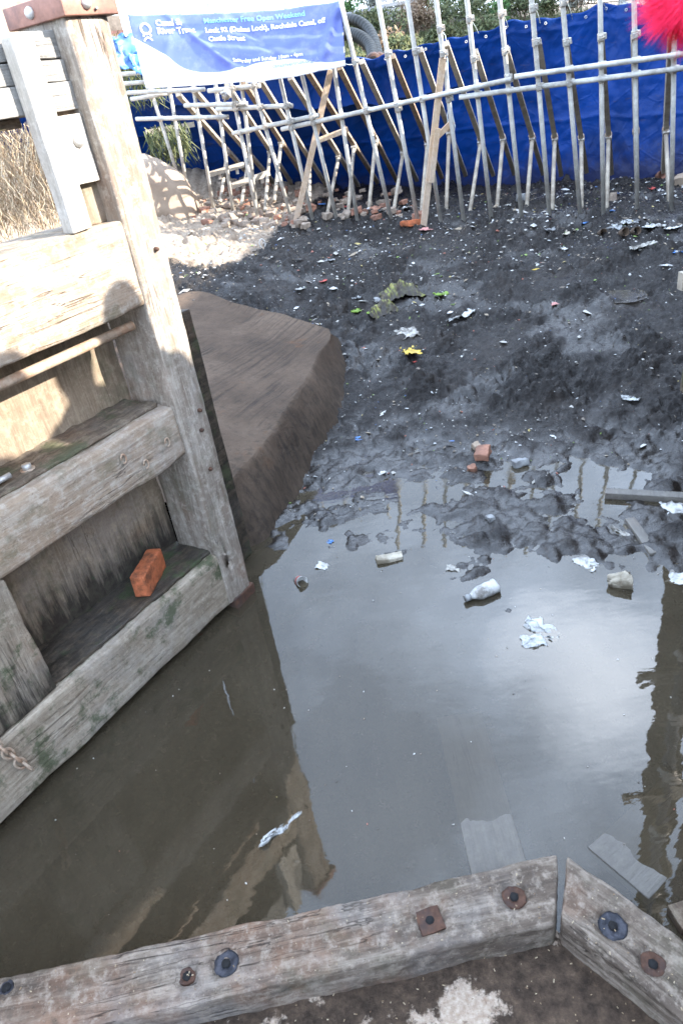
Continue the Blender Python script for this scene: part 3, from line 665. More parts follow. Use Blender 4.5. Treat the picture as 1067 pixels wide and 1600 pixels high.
# ground inside the mitre, covered with sawdust
def mat_deck():
    s = N('sawdust_covered_silt')
    n1 = s.noise(4.0, 10, 0.72, s.map((1, 1, 1), (2.3, 1.1, 0)))
    c = s.ramp(s.noise(30, 8, 0.7), [(0.35, (0.035, 0.026, 0.02)), (0.6, (0.10, 0.07, 0.05)), (0.8, (0.24, 0.17, 0.12))])
    ctr = atz(740, 1585, ZF); vd = s.n('ShaderNodeVectorMath', {0: s.map((1, 2.2, 1), (0, 0, 0))}, operation='DISTANCE'); vd.inputs[1].default_value = (ctr[0], ctr[1]*2.2, ZF)
    n1 = s.math('ADD', n1, s.n('ShaderNodeMapRange', {0: vd.outputs['Value'], 1: 0.03, 2: 0.2, 3: 0.16, 4: -0.03}).outputs[0])
    c = s.mix(s.ramp(n1, [(0.56, 0.0), (0.60, 0.9)]), c, s.ramp(s.noise(70, 5), [(0.3, (0.35, 0.25, 0.18)), (0.7, (0.62, 0.52, 0.42))]))
    s.bump(s.math('ADD', n1, s.math('MULTIPLY', s.noise(60, 8, 0.7), 0.5)), 0.8, 0.02)
    return s.done(c, 0.95, spec=0.15)
M['deck'] = mat_deck()
xs = np.linspace(-2.2, 2.2, 150); ys = np.linspace(-1.2, 1.02, 90)
ap = atz(871, 1441, ZT)
V = []; 
for y in ys:
    for x in xs:
        lim = ap[1]+(.045 if True else 0)
        yy = min(y, 1.00-.02*abs(x-.37) if x < .37 else 1.00-1.25*(x-.37))
        V.append((x, yy, ZF+.012*float(mnoise.noise(Vector((x*5, yy*5, 0))))+.006*float(mnoise.noise(Vector((x*22, yy*22, 0))))))
nn = len(xs)
Fc = [(i*nn+j, i*nn+j+1, (i+1)*nn+j+1, (i+1)*nn+j) for i in range(len(ys)-1) for j in range(nn-1)]
tag(mesh('silt_floor', V, Fc, M['deck']), kind='structure')

# boards lying in the water
def board(name, cs, z0, z1, th, label, mat='w_wet', seed=0):
    """cs = four photo pixels, far pair then near pair; z0 far height, z1 near height (top face)"""
    a, b, c, d = [Vector(atz(x, y, 0)) for x, y in cs]
    o = empty(name, (a+b+c+d)/4); ax = ((c+d)/2-(a+b)/2); Ln = ax.length; ax.normalize(); wd = (b-a).length
    V, Fc = rbox_data(-wd/2, wd/2, -Ln/2, Ln/2, -th, 0, r=.004, res=.02, amp=.0010, fr=12, seed=seed)
    for p in V: p.z += z0+(z1-z0)*max(0.0, p.y/Ln+.5)**5
    bd = mesh('plank', V, Fc, M[mat], o); o.rotation_euler = (0, 0, math.atan2(ax.y, ax.x)-math.pi/2)
    return tag(o, label, 'plank')
board('sunken_plank', [(680,1115),(752,1115),(826,1350),(735,1375)], -.0015, .006, .04, 'sunken plank running under the cill timber, only its blue grey near end above water', seed=1)
board('sunken_plank', [(1060,1196),(1125,1280),(1003,1392),(925,1337)], -.002, .005, .04, 'broad sunken board with a rippled end beside the right cill timber', seed=2)
board('wet_plank', [(1120,1400),(1130,1440),(1062,1458),(1042,1428)], .03, .03, .05, 'short brown board end poking in at the right edge beside the cill timber', mat='w_ledge', seed=3)
board('wet_plank', [(945,770),(1100,780),(1100,790),(945,778)], .035, .035, .04, 'thin dark plank half buried in wet mud at the right edge', seed=4)
board('wet_plank', [(975,815),(990,812),(1035,868),(1010,870)], .02, .02, .03, 'narrow grey board lying in the puddles near the right edge', seed=5)

# ------------------------------------------------------------------ tarpaulin dam
tb = [(-60, 262, 11.2), (150, 270, 11.0), (330, 284, 10.9), (450, 288, 10.7), (560, 286, 10.3), (700, 277, 9.4), (820, 272, 8.9), (900, 271, 8.65), (1000, 270, 8.4), (1140, 270, 8.1), (1400, 262, 7.9)]
tt = [(-60, 90, 9.4), (150, 90, 9.2), (330, 96, 8.9), (450, 102, 8.7), (545, 92, 8.5), (625, 82, 8.3), (690, 62, 8.1), (740, 50, 8.0), (800, 35, 7.9), (880, 24, 7.8), (930, 9, 7.7), (1020, 6, 7.6), (1140, -12, 7.5), (1400, -60, 7.4)]
def smp(tab, s):
    xs_ = [p[0] for p in tab]; x = xs_[0]+(xs_[-1]-xs_[0])*s
    return at(x, np.interp(x, xs_, [p[1] for p in tab]), np.interp(x, xs_, [p[2] for p in tab]))
nu, nv = 420, 90; V = []
for j in range(nv+1):
    v = j/nv
    for i in range(nu+1):
        s_ = i/nu; p = Vector(smp(tb, s_)).lerp(Vector(smp(tt, s_)), v)
        x = -60+1460*s_
        sag = -.10*math.sin(math.pi*v)
        wr = .03*mnoise.noise(Vector((s_*26, v*1.5, 0)))+.018*mnoise.noise(Vector((s_*70+v*5, v*7, 2)))+.010*mnoise.noise(Vector((s_*150-v*9, v*16, 4)))
        if x < 720: wr += (.10*mnoise.noise(Vector((s_*20+v*4, v*7, 5)))*sm(720, 560, x)*sm(.3, .8, v))
        # seam lines
        wr += .012*math.exp(-((v-.36-.02*mnoise.noise(Vector((s_*30, 0, 1))))/.012)**2)+.01*math.exp(-((v-.93)/.01)**2)
        wr += .035*v**4*mnoise.noise(Vector((s_*34, 3, 3)))*2
        p += Vector((-.42, -.9, 0))*(wr+sag*0.5)+Vector((0, 0, .03*v**5*mnoise.noise(Vector((s_*40, 0, 9)))*2))
        V.append(p)
    
V2 = [p+Vector((.01, .02, -.25*1)) for p in V[:nu+1]]
Fc = [(j*(nu+1)+i, j*(nu+1)+i+1, (j+1)*(nu+1)+i+1, (j+1)*(nu+1)+i) for j in range(nv) for i in range(nu)]
k = len(V); V += V2
Fc += [(k+i, k+i+1, i+1, i) for i in range(nu)]
# hem folded over the top
k = len(V); top = V[nv*(nu+1):nv*(nu+1)+nu+1]
V += [p+Vector((.05, .10, .0)) for p in top]; V += [p+Vector((.08, .16, -.5)) for p in top]
Fc += [(nv*(nu+1)+i, nv*(nu+1)+i+1, k+i+1, k+i) for i in range(nu)]+[(k+i, k+i+1, k+nu+1+i+1, k+nu+1+i) for i in range(nu)]
topv = [Vector(p) for p in top]
dam = mesh('tarpaulin', V, Fc, M['tarp'])
for i in range(190, nu-20, 9):
    c_ = topv[i]+Vector((0, -.03, -.055)); tube('eyelet', [c_+Vector((.012*math.cos(a), -.004, .012*math.sin(a))) for a in np.linspace(0, 2*math.pi, 11)], .004, M['bolt'], dam, 5)
tag(dam, 'long blue tarpaulin sheet stretched over the sloping temporary dam behind the poles', 'tarpaulin')

# ------------------------------------------------------------------ scaffold
PD = Vector(ray(1000, 2100)).normalized()
PN = np.cross(np.array(PD), np.array([1.0, 0, 0])); PN /= np.linalg.norm(PN)
def on_plane(px, py, P0, off=0.0):
    d = ray(px, py); P0 = np.array(P0)+PN*off; return Vector(CAM+d*(((P0-CAM)@PN)/(d@PN)))
def foot_depth(px):
    return float(np.interp(px, [200, 290, 400, 480, 610, 767, 858, 995, 1060], [9.0, 8.9, 8.3, 8.0, 7.65, 7.3, 7.1, 6.95, 6.9]))
def clamp(parent, p, d, r=.027):
    """coupler: collar, jaw lump and a bolt, one mesh"""
    p = Vector(p); d = Vector(d).normalized(); s = d.orthogonal().normalized(); s = (Vector((0, -1, 0))-d*Vector((0, -1, 0)).dot(d)).normalized(); t = d.cross(s)
    b = MB(); b.add(tube_data([p-d*.032, p-d*.028, p+d*.028, p+d*.032], [r*.86, r, r, r*.86], 10))
    b.add(obox(p+t*r*1.05, d, s, t, .022, .02, .016)); b.add(tube_data([p+s*r*.8+t*.02, p+s*(r+.035)+t*.02], .009, 6)); b.add(obox(p+s*(r+.01)-t*.012, d, s, t, .018, .012, .02))
    return b.build('coupler', M['coupler'], parent, False)
POLES = [(1048,330,1053,50),(995,334,990,0),(942,331,937,0),(906,334,878,0),(858,337,830,0),(814,334,780,0),(767,339,729,0),(724,344,681,0),(689,351,636,0),(653,348,590,0),(612,346,532,0),
         (558,342,523,114),(527,346,472,117),(491,355,438,123),(456,343,397,136),(405,350,361,132),(399,310,378,134),(362,314,337,132),(332,314,302.6,139),(295,305,265.5,141),(288,305,239.6,152)]
nth = ['first', 'second', 'third', 'fourth', 'fifth', 'sixth', 'seventh', 'eighth', 'ninth', 'tenth', 'eleventh']
RAILS = [(213.7,186,356.5,182.6,.0),(200,145,320,139.5,.0),(205,155,262,146,.06),(326,142,406,134,.0),(289,165,386,162.5,.06),(338.7,170.5,457,165,-.06),(364,208.5,498,180,.0),(440,202,798,124,-.05),(717,152,1085,104,-.05),(803,120,1085,82,-.10),(178,117,228,113,.05),(178,132,228,128,.0)]
PG = 'front row scaffold poles of the dam'
pole_objs = []
foot3 = []
for i, (fx, fy, tx, ty) in enumerate(POLES):
    P0 = Vector(at(fx, fy, foot_depth(fx)))
    P1 = on_plane(tx, ty, P0); d = (P1-P0).normalized()
    top = 2.75 if i < 11 else 2.3
    if i >= 16: top = 1.9
    o = empty('scaffold_pole', P0); mid = [Vector((0, 0, 0))-d*.12, d*top*.33, d*top*.66, d*top]
    tube('tube', mid, .0215, M['pole'], o, 12)
    foot3.append((P0, d))
    if i < 11: lab = f"{nth[i]} upright scaffold pole counted from the right edge, in front of the blue sheet"
    else: lab = ["pale scaffold pole just left of the banner's right end, behind the wooden brace", "pale pole to the left of the short cross board of the left wooden brace", "pale pole whose foot stands beside the foot of the left wooden brace",
                 "pole with its foot in rubble left of the left wooden brace", "long sunlit pole rising from the brick rubble under the banner", "slim upright pole behind the long sunlit one in the rubble", "pole crossing the three short rails under the banner's middle",
                 "pole under the banner's left half, foot on pale dirt", "leaning pole close to the pale rounded stone, second from the gate post", "leftmost leaning pole beside the pale rounded stone near the gate post"][i-11]
    tag(o, lab, 'scaffold pole', PG)
    pole_objs.append((o, P0, d, (fx, fy, tx, ty)))
# couplers where rails cross poles, and on the upper poles
def cross2(a, b):
    x1, y1, x2, y2 = a; x3, y3, x4, y4 = b
    den = (x1-x2)*(y3-y4)-(y1-y2)*(x3-x4); t = ((x1-x3)*(y3-y4)-(y1-y3)*(x3-x4))/den; u = ((x1-x3)*(y1-y2)-(y1-y3)*(x1-x2))/den
    return t, u
for (o, P0, d, c) in pole_objs:
    for rr in RAILS:
        t, u = cross2(c, rr[:4])
        if -0.05 < u < 1.05 and 0.2 < t < 1.3:
            q = on_plane(c[0]+(c[2]-c[0])*t, c[1]+(c[3]-c[1])*t, P0); clamp(o, q-o.location, d)
UPC = [(1052,50),(989,54),(937,58),(881,4),(885,66),(832,13),(836,66),(784,22),(790,80),(734,30),(742,92),(686,45),(692,84),(651,80),(606,84),(561,97),(640,170)]
for (px, py) in UPC:
    best = min(pole_objs, key=lambda q: abs((q[3][0]+(q[3][2]-q[3][0])*(py-q[3][1])/(q[3][3]-q[3][1]))-px))
    o, P0, d, c = best; xx = c[0]+(c[2]-c[0])*(py-c[1])/(c[3]-c[1])
    clamp(o, on_plane(xx, py, P0)-o.location, d, .028)
# props (short struts from the raker knees to the ground)
RAKERS = [(613,88,658,208,690,277),(565,96,620.6,223,651,281),(656,78,691.5,187,727,273),(696.5,68,744.6,205,770,273),(742,81,782.6,202,803,271),(790,76,828,200,848,271),(841,66,861,200,876,273),(884,66,904,202,915.6,268),(938,56,948,197,954.6,271),(990,56,991,190,994,268),(1048,51,1040.6,187,1035.6,268),
          (530,105,578,202,620,283),(481,112,545,212,590,285),(453,121,524,229,560,290),(407,126,494,237,509,288),(380,128,452,207,482,287),(354,131,441,222,455,285),(304,141,405,230,430,287),(278,147,370,225,400,285)]
PROPS = {0:(657.5,336),1:(612.5,343.5),2:(696.6,339),3:(734.5,326.5),4:(776.5,319),5:(823,316),6:(862.5,319),7:(908,316),8:(947.5,317),9:None,10:(1044.5,315),11:(575,340.5),12:(543.5,337.5),13:(511,337.5),14:(483.5,312),15:(429.5,306),16:(414.5,324),17:(378,314),18:(345,310)}
RG = 'timber rakers lying against the blue sheet'; SG = 'short struts between rakers and mud'
for i, (x1, y1, x2, y2, x3, y3) in enumerate(RAKERS):
    fd = foot_depth(x1); P0 = Vector(at(x3, 340, foot_depth(x3)))
    s3 = (x3+60)/1460; bx = np.interp(x3, [p[0] for p in tb], [p[2] for p in tb])
    B = Vector(at(x3, y3, bx-.10))
    ref = foot_depth(x1+40)
    Pp = Vector(at(x1+40, 345, ref)); A = on_plane(x1, y1, Pp, 0); A = Vector(at(x1, y1, float(np.dot(np.array(A)-CAM, fw))+.07))
    o = empty('raker', B)
    mtl = M['w_raker'] if i in (0, 11, 12, 15) else M['prop']
    V, Fc = bar_data(A-B, Vector((0, 0, 0)), .05, .05, (1, 0, 0)); mesh('spar', V, Fc, mtl, o, False)
    km = (A-B)*((y3-y2)/(y3-y1))
    nm = ['with a rusty brown face behind the right wooden brace' if i == 0 else '']
    right = x1 > 520
    lab = (f"{'brown' if i in (0,11) else 'grey'} sloping raker meeting the sheet foot " + (f"behind the {nth[10-i] if i<=10 else 'eleventh'} pole from the right" if False else "")).strip()
    tag(o, "brown sloping timber raker behind the right wooden brace" if i == 0 else "brown sloping raker just right of the banner" if i == 11 else
        ("grey sloping raker lying against the blue sheet, right of the banner" if right else "sloping raker in the dim space under the banner, against the blue sheet"), 'raker', None if i in (0, 11) else (RG if right else 'rakers under the banner'))
    cb = tube_data([km-(A-B).normalized()*.05, km+(A-B).normalized()*.05], .036, 8); mesh('knee_bracket', cb[0], cb[1], M['iron_pale'], o)
    if PROPS.get(i):
        fx, fy = PROPS[i]; K = B+km
        fp = gp(fx, fy)
        dd = float(np.dot(np.array(K)-CAM, fw)); ff = foot_depth(fx)+.30
        Ft = Vector(at(fx, fy, ff))
        o2 = empty('strut', Ft); V, Fc = tube_data([Vector((0, 0, 0))-(K-Ft).normalized()*.08, (K-Ft)], .022, 10); mesh('tube', V, Fc, M['prop'], o2)
        V, Fc = bar_data((K-Ft)*.93, (K-Ft)*1.0, .06, .06); mesh('head_bracket', V, Fc, M['coupler'], o2, False)
        tag(o2, "short pale strut propping a raker of the blue sheet, standing in mud on the right" if right else "short pale strut standing among the rubble under the banner", 'strut', SG if right else 'struts in the rubble under the banner')
rl = ["short upper rail nearest the gate post, resting on the leftmost poles", "short rail right under the banner's left corner", "crooked stub of rail beside the gate post under the banner corner", "short rail hung with a swivel coupler under the banner's middle",
      "short grey rail tucked below the banner's left part", "short rail ending right of the swivel coupler", "sunlit rail under the banner rising to the left wooden brace", "long sunlit rail running from the left brace past the right brace",
      "lower of the two long rails crossing the right half of the blue sheet", "upper of the two long rails crossing the right half of the blue sheet", "upper stub of rail between gate post and banner edge", "lower stub of rail between gate post and banner edge"]
for i, (x1, y1, x2, y2, off) in enumerate(RAILS):
    def dp(x):
        # depth of the pole plane under that pixel, a little in front
        return None
    fa = Vector(at(x1+30, 345, foot_depth(x1+30))); fb = Vector(at(min(x2+30, 1090), 345, foot_depth(x2+30)))
    A = on_plane(x1, y1, fa); B = on_plane(x2, y2, fb)
    A = A+(Vector(CAM)-A).normalized()*(.048-off*.0); B = B+(Vector(CAM)-B).normalized()*(.048)
    if i == 9: A += (Vector(CAM)-A).normalized()*.0
    o = empty('scaffold_rail', A); V, Fc = tube_data([(0, 0, 0), (B-A)*.3, (B-A)*.7, B-A], .0225, 12); mesh('tube', V, Fc, M['pole'], o)
    tag(o, rl[i], 'scaffold rail')
# swivel coupler
p_ = on_plane(354, 148, pole_objs[15][1]); sw = tag(empty('swivel_coupler', p_+(Vector(CAM)-p_).normalized()*.07), 'bulky pale swivel coupler hanging below the banner middle', 'coupler')
b = MB(); b.add(tube_data([(-.05, 0, 0), (.05, 0, 0)], .035, 10)); b.add(tube_data([(0, -.05, -.02), (0, .05, .02)], .033, 10)); b.add(tube_data([(.03, -.04, .05), (-.03, -.04, -.06)], .012, 8)); b.build('body', M['coupler'], sw)
tube('bolt', [(-.06, -.03, .02), (-.01, -.045, .02)], .011, M['bolt'], sw, 8)
# wooden braces
def brace(p1, p2, q1, q2, f1, lab):
    ref = Vector(at(p2[0], p2[1], foot_depth(p2[0])-.12)); A = ref
    B = on_plane(p1[0], p1[1], Vector(at(p2[0]+30, 345, foot_depth(p2[0]+30)))); B = B+(Vector(CAM)-B).normalized()*.11
    o = empty('wooden_brace', A); V, Fc = bar_data(Vector((0, 0, 0))-(B-A).normalized()*.06, B-A, .06, .04, (0, 1, 0)); mesh('long_board', V, Fc, M['w_new'], o, False)
    dq = [float(np.dot(np.array(A.lerp(B, f))-CAM, fw))-.03 for f in f1]
    Q1, Q2 = Vector(at(*q1, dq[0])), Vector(at(*q2, dq[1])); V, Fc = bar_data(Q1-A, Q2-A, .05, .035, (0, 1, 0)); mesh('cross_board', V, Fc, M['w_new'], o, False)
    if len(f1) > 2:
        V, Fc = bar_data((B-A)*.30, (B-A)*.62, .05, .035, (0, 1, 0)); ob = mesh('doubling_board', V, Fc, M['w_new'], o, False); ob.location = (.02, -.04, 0)
    tag(o, lab, 'brace')
brace((517, 109), (460.5, 354), (498.5, 219), (543.5, 202), (.58, .6), 'long pale timber brace with a short cross board, foot in the rubble')
brace((691.5, 91), (661, 357), (674, 222), (707, 190), (.5, .5, 1), 'reddish new timber brace with a short angled board, standing in front of the middle poles')
# low timber whalings in the dark under the banner
for i, (a, b_, lab) in enumerate([((229, 207, 9.4), (304, 194, 9.4), 'dim horizontal bar beside the gate post under the banner'), ((326, 273, 9.0), (380, 257, 9.2), 'low sloping bar covered with pale rubble behind the poles'), ((362, 291, 8.8), (420, 270, 9.0), 'lowest sloping bar behind the poles in the rubble')]):
    A, B = Vector(at(*a)), Vector(at(*b_)); o = empty('timber_bar', A); V, Fc = bar_data((0, 0, 0), B-A, .07, .06); mesh('bar', V, Fc, M['prop'], o, False)
    for f in (.3, .8):
        V, Fc = bar_data((B-A)*f, (B-A)*f+Vector((0, 0, -.09)), .04, .03, (0, 1, 0)); mesh('lug', V, Fc, M['coupler'], o, False)
    tag(o, lab, 'bar')

# ------------------------------------------------------------------ banner
bt = empty('banner', at(370, 80, 7.2)); bt_l = bt.location.copy()
TL, TR, BR, BL_ = [Vector(at(*p)) for p in ((200, 23, 6.7), (533, 3, 6.45), (540, 103, 6.6), (229, 139, 6.8))]
def bsurf(u, v, off=0.0):
    """u left-right, v bottom-top"""
    top = TL.lerp(TR, u)+Vector((0, 0, -.03*math.sin(math.pi*u))); bot = BL_.lerp(BR, u)+Vector((0, 0, -.05*math.sin(math.pi*u)*(1 if u > .5 else .6)))
    p = bot.lerp(top, v); nv_ = (TR-TL).cross(TL-BL_).normalized()
    wv = .03*mnoise.noise(Vector((u*3+v*1.5, v*1.2, 3)))+.012*mnoise.noise(Vector((u*9-v*6, v*4, 1)))
    # diagonal creases
    for (c0, sl, dpt) in ((.36, -1.0, .03), (.62, -.8, -.012), (.93, .35, .025), (.15, .5, .015)):
        dd_ = (u-c0)-sl*(v-.5)*.35; wv += dpt*math.exp(-(dd_/.022)**2)*(.4+.6*math.sin(math.pi*min(1, max(0, v))))
    return p-nv_*(wv+off)*(1 if nv_.y > 0 else -1)
nu, nv = 130, 44
V = [bsurf(i/nu, j/nv)-bt_l for j in range(nv+1) for i in range(nu+1)]
Fc = [(j*(nu+1)+i, j*(nu+1)+i+1, (j+1)*(nu+1)+i+1, (j+1)*(nu+1)+i) for j in range(nv) for i in range(nu)]
s = N('printed_banner')
uvn = s.n('ShaderNodeUVMap'); uvn.uv_map = 'UVMap'; sp = s.n('ShaderNodeSeparateXYZ', {0: uvn.outputs[0]}).outputs
cv = s.n('ShaderNodeFloatCurve', {'Value': sp[0], 'Factor': 1.0}); cm = cv.mapping; cu = cm.curves[0]
cu.points[0].location = (0, .70); cu.points[1].location = (1, .09)
for a in [(.12, .48), (.27, .20), (.45, .19), (.6, .27), (.75, .26), (.9, .12)]: cu.points.new(*a)
cm.update()
wvm = s.math('LESS_THAN', sp[1], cv.outputs[0])
c = s.mix(wvm, (0.11, 0.15, 0.43), (0.70, 0.70, 0.72))
c = s.mix(s.math('MULTIPLY', s.ramp(s.noise(8, 7, .7), [(0.5, 0.0), (0.7, 1.0)]), .25), c, (0.4, 0.42, 0.5))
M['banner'] = s.done(c, 0.42, spec=0.5)
cloth = mesh('printed_sheet', V, Fc, M['banner'], bt)
uv = cloth.data.uv_layers.new(name='UVMap')
for lp in cloth.data.loops:
    j, i = divmod(lp.vertex_index, nu+1); uv.data[lp.index].uv = (i/nu, j/nv)
sol = cloth.modifiers.new('thick', 'SOLIDIFY'); sol.thickness = .002
tag(bt, 'blue and white printed banner tied across the poles reading Manchester Free Open Weekend', 'banner')
M['ink_white'] = plain('white_ink', (0.85, 0.85, 0.85), 0.5, 0, .02, 10, 0.0); M['ink_cyan'] = plain('light_blue_ink', (0.22, 0.50, 0.78), 0.5, 0, .02, 10, 0); M['ink_blue'] = plain('blue_grey_ink', (0.25, 0.30, 0.5), 0.5, 0, .02, 10, 0)
AR = (TR-TL).length/((TL-BL_).length)
def btext(body, u, v, size, mat, bold=.0):
    cu_ = bpy.data.curves.new('t', 'FONT'); cu_.body = body; cu_.size = size*1.4; cu_.offset = bold; cu_.resolution_u = 2
    o = bpy.data.objects.new('t', cu_); COL.objects.link(o)
    bpy.context.view_layer.update()
    me_ = bpy.data.meshes.new_from_object(o.evaluated_get(bpy.context.evaluated_depsgraph_get())); bpy.data.objects.remove(o)
    bm = bmesh.new(); bm.from_mesh(me_); bmesh.ops.triangulate(bm, faces=bm.faces)
    for k_ in range(2): 
        ed = [e for e in bm.edges if e.calc_length() > size*.35]
        if ed: bmesh.ops.subdivide_edges(bm, edges=ed, cuts=1); bmesh.ops.triangulate(bm, faces=bm.faces)
    for vt in bm.verts:
        vt.co = bsurf(u+vt.co.x/AR, v+vt.co.y, .006)-bt_l
    bm.to_mesh(me_); bm.free(); me_.materials.clear(); me_.materials.append(M[mat]); me_.name = 'lettering'
    o = bpy.data.objects.new('lettering', me_); link(o, bt); return o
btext('Manchester Free Open Weekend', .355, .86, .076, 'ink_cyan', .0015)
btext('Lock 92 (Dukes Lock), Rochdale Canal, off', .355, .725, .071, 'ink_white', .004)
btext('Castle Street', .362, .60, .071, 'ink_white', .004)
btext('Saturday and Sunday 10am - 4pm', .46, .285, .055, 'ink_white', .002)
btext('canalrivertrust.org.uk', .645, .165, .058, 'ink_blue', .001)
btext('Canal &', .125, .84, .085, 'ink_white', .004); btext('River Trust', .125, .73, .085, 'ink_white', .004)
b = MB()   # round bridge emblem to the left of the trust's name
vs_, fs_ = [], []
def ring(uc, vc, r0_, r1_, a0, a1, nseg=26):
    k_ = len(b.v)
    for t in np.linspace(a0, a1, nseg):
        for r_ in (r0_, r1_): b.v.append(bsurf(uc+r_*math.cos(t)/AR, vc+r_*math.sin(t), .006)-bt_l)
    b.f += [(k_+2*i, k_+2*i+1, k_+2*i+3, k_+2*i+2) for i in range(nseg-1)]
ring(.072, .80, .055, .085, 0, 2*math.pi); ring(.072, .68, .05, .075, .3, math.pi-.3); ring(.072, .62, .05, .075, .3, math.pi-.3)
b.build('emblem', M['ink_white'], bt)
def rope(name, pts, lab, r=.004):
    o = empty(name, pts[0]); c_ = curve([Vector(p)-Vector(pts[0]) for p in pts], 16); tube('cord', c_, r, M['rope'], o, 6); tag(o, lab, 'rope')
rope('cord', [G(.0, .04, 2.34), at(175, 24, 4.6), TL], 'thin cord tying the banner corner to the gate post head')
rope('cord', [at(540, 100, 7.1), at(548, 101, 7.1), at(566, 96, 7.2)], 'thin cord at the lower right corner of the banner')
rope('cord', [at(688, 45, 7.1), at(697, 62, 7.1), at(700, 120, 7.1), at(707, 180, 7.1), at(712, 205, 7.1), at(703, 203, 7.1), at(698, 185, 7.1), at(704, 150, 7.1)], 'pale blue cord looped down the pole beside the reddish wooden brace', .0045)
for (x1, y1, x2, y2) in [(735,31,747,52),(786,24,793,42),(836,13,843,36),(885,3,894,30),(940,0,946,18),(996,-4,1000,12)]:
    rope('cord', [at(x1, y1, 7.1), at((x1+x2)/2+1, (y1+y2)/2, 7.35), at(x2, y2, 7.72)], 'short blue cord tying the sheet hem to a pole', .004)
    COL.objects[-1]
for o in COL.objects:
    if o.get('label') == 'short blue cord tying the sheet hem to a pole': o['group'] = 'cords tying the hem of the blue sheet'

# ------------------------------------------------------------------ litter and rubble
rnd = random.Random(7)
def crumple(name, px, py, w_, h_, mat, label, cat='litter', amp=.35, rot=None, fold=.4, lift=.012, group=None, seed=None, sub=14, flat=.5):
    p = gp(px, py); sd_ = seed if seed is not None else px*7+py; rr = random.Random(sd_); n_ = sub
    V = []; a = rot if rot is not None else rr.uniform(0, 6.28); s_ = max(w_, h_)
    for j in range(n_+1):
        for i in range(n_+1):
            u, v = i/n_-.5, j/n_-.5
            u2 = u*(1+.35*mnoise.noise(Vector((v*3, sd_, 0)))); v2 = v*(1+.35*mnoise.noise(Vector((u*3, sd_, 5))))
            q = Vector((u2*w_, v2*h_, 0)); nv3 = mnoise.noise_vector(Vector((u*3.1, v*3.1, sd_*.37)))*s_*amp*.5+mnoise.noise_vector(Vector((u*8, v*8, sd_*.2)))*s_*amp*.22
            q += Vector((nv3.x*.6, nv3.y*.6, abs(nv3.z)*flat*1.6)); V.append(q)
    Fc = [(j*(n_+1)+i, j*(n_+1)+i+1, (j+1)*(n_+1)+i+1, (j+1)*(n_+1)+i) for j in range(n_) for i in range(n_)]
    o = mesh(name, V, Fc, M[mat], None, True); o.location = p+Vector((0, 0, lift*.4)); o.rotation_euler = (rr.uniform(-.15, .15), rr.uniform(-.15, .15), a)
    so_ = o.modifiers.new('thick', 'SOLIDIFY'); so_.thickness = .0015
    return tag(o, label, cat, group)
# bottle
def bottle():
    A, B = Vector(atz(730, 934, .02)), Vector(atz(776, 912, .03)); d = (B-A); Ln = d.length
    o = empty('plastic_bottle', A, math.atan2(d.y, d.x))
    prof = [(.013, 0), (.013, .02), (.0145, .022), (.016, .035), (.028, .065), (.034, .09), (.033, .12), (.036, .15), (.034, .18), (.036, .205), (.026, .215)]
    V, Fc = lathe_data(prof, 22); k_ = Ln/.215
    V2 = []
    for p in V:
        z = p.z*k_; q = Vector((z, p.x*1.05, p.y*.9)); f = max(0, min(1, (z-.1)/.08))
        q += mnoise.noise_vector(q*22)*.02*f; q.z *= (1-.25*f); V2.append(q)
    mesh('body', V2, Fc, M['white'], o); tube('cap', [(-.012, 0, 0), (.012*1.2, 0, 0)], .0155, M['greybit'], o, 14)
    tag(o, 'dented white plastic bottle floating on the water below the mud edge', 'bottle')
bottle()
def cup(px, py, r1, r2, h_, mat, label, tilt=(1.2, 0, 0), band=None, crush=.1, z=None):
    p = gp(px, py); o = empty('cup', p+Vector((0, 0, r1*.6))); o.rotation_euler = tilt
    prof = [(r2*.05, .004), (r2*.9, .004), (r2, 0), (r1*.5+r2*.5, h_*.5), (r1, h_), (r1*1.04, h_*1.01), (r1*.93, h_*.99), (r2*.9, .012), (r2*.05, .010)]
    V, Fc = lathe_data(prof, 20); V = [q_+mnoise.noise_vector(q_*30+Vector((px, 0, 0)))*crush*r1-Vector((0, 0, h_/2)) for q_ in V]; mesh('shell', V, Fc, M[mat], o)
    if band:
        V, Fc = lathe_data([(r2*1.02+(r1-r2)*.3, h_*.3), (r2*1.03+(r1-r2)*.6, h_*.6)], 20); V = [q_+mnoise.noise_vector(q_*30+Vector((px, 0, 0)))*crush*r1-Vector((0, 0, h_/2)) for q_ in V]; mesh('printed_band', V, Fc[:-2], M[band], o)
    tag(o, label, 'cup'); return o
cup(470, 912, .028, .022, .05, 'white', 'small white pot with a red and blue band floating near the gate', (1.3, .2, .5), 'redbit')
cup(966, 914, .042, .03, .085, 'offwhite', 'crushed muddy paper cup lying in the water at the right', (1.35, .2, 1.2), None, .5)
cup(957, 312, .045, .035, .09, 'rubble', 'pale muddy cup standing upside down behind the poles', (3.0, .1, 0))
cup(1030, 278, .05, .03, .11, 'rubble_red', 'tan cup lying by the blue sheet at the right', (1.2, .5, 0))
for x, y, l in ((939, 368, 'left of the three dark jar mouths in the mud near the pole feet'), (973, 367, 'middle of the three dark jar mouths in the mud near the pole feet'), (991, 365, 'right of the three dark jar mouths in the mud near the pole feet')):
    c_ = cup(x, y, .036, .03, .08, 'stem', l, (1.3, 0, .1)); 
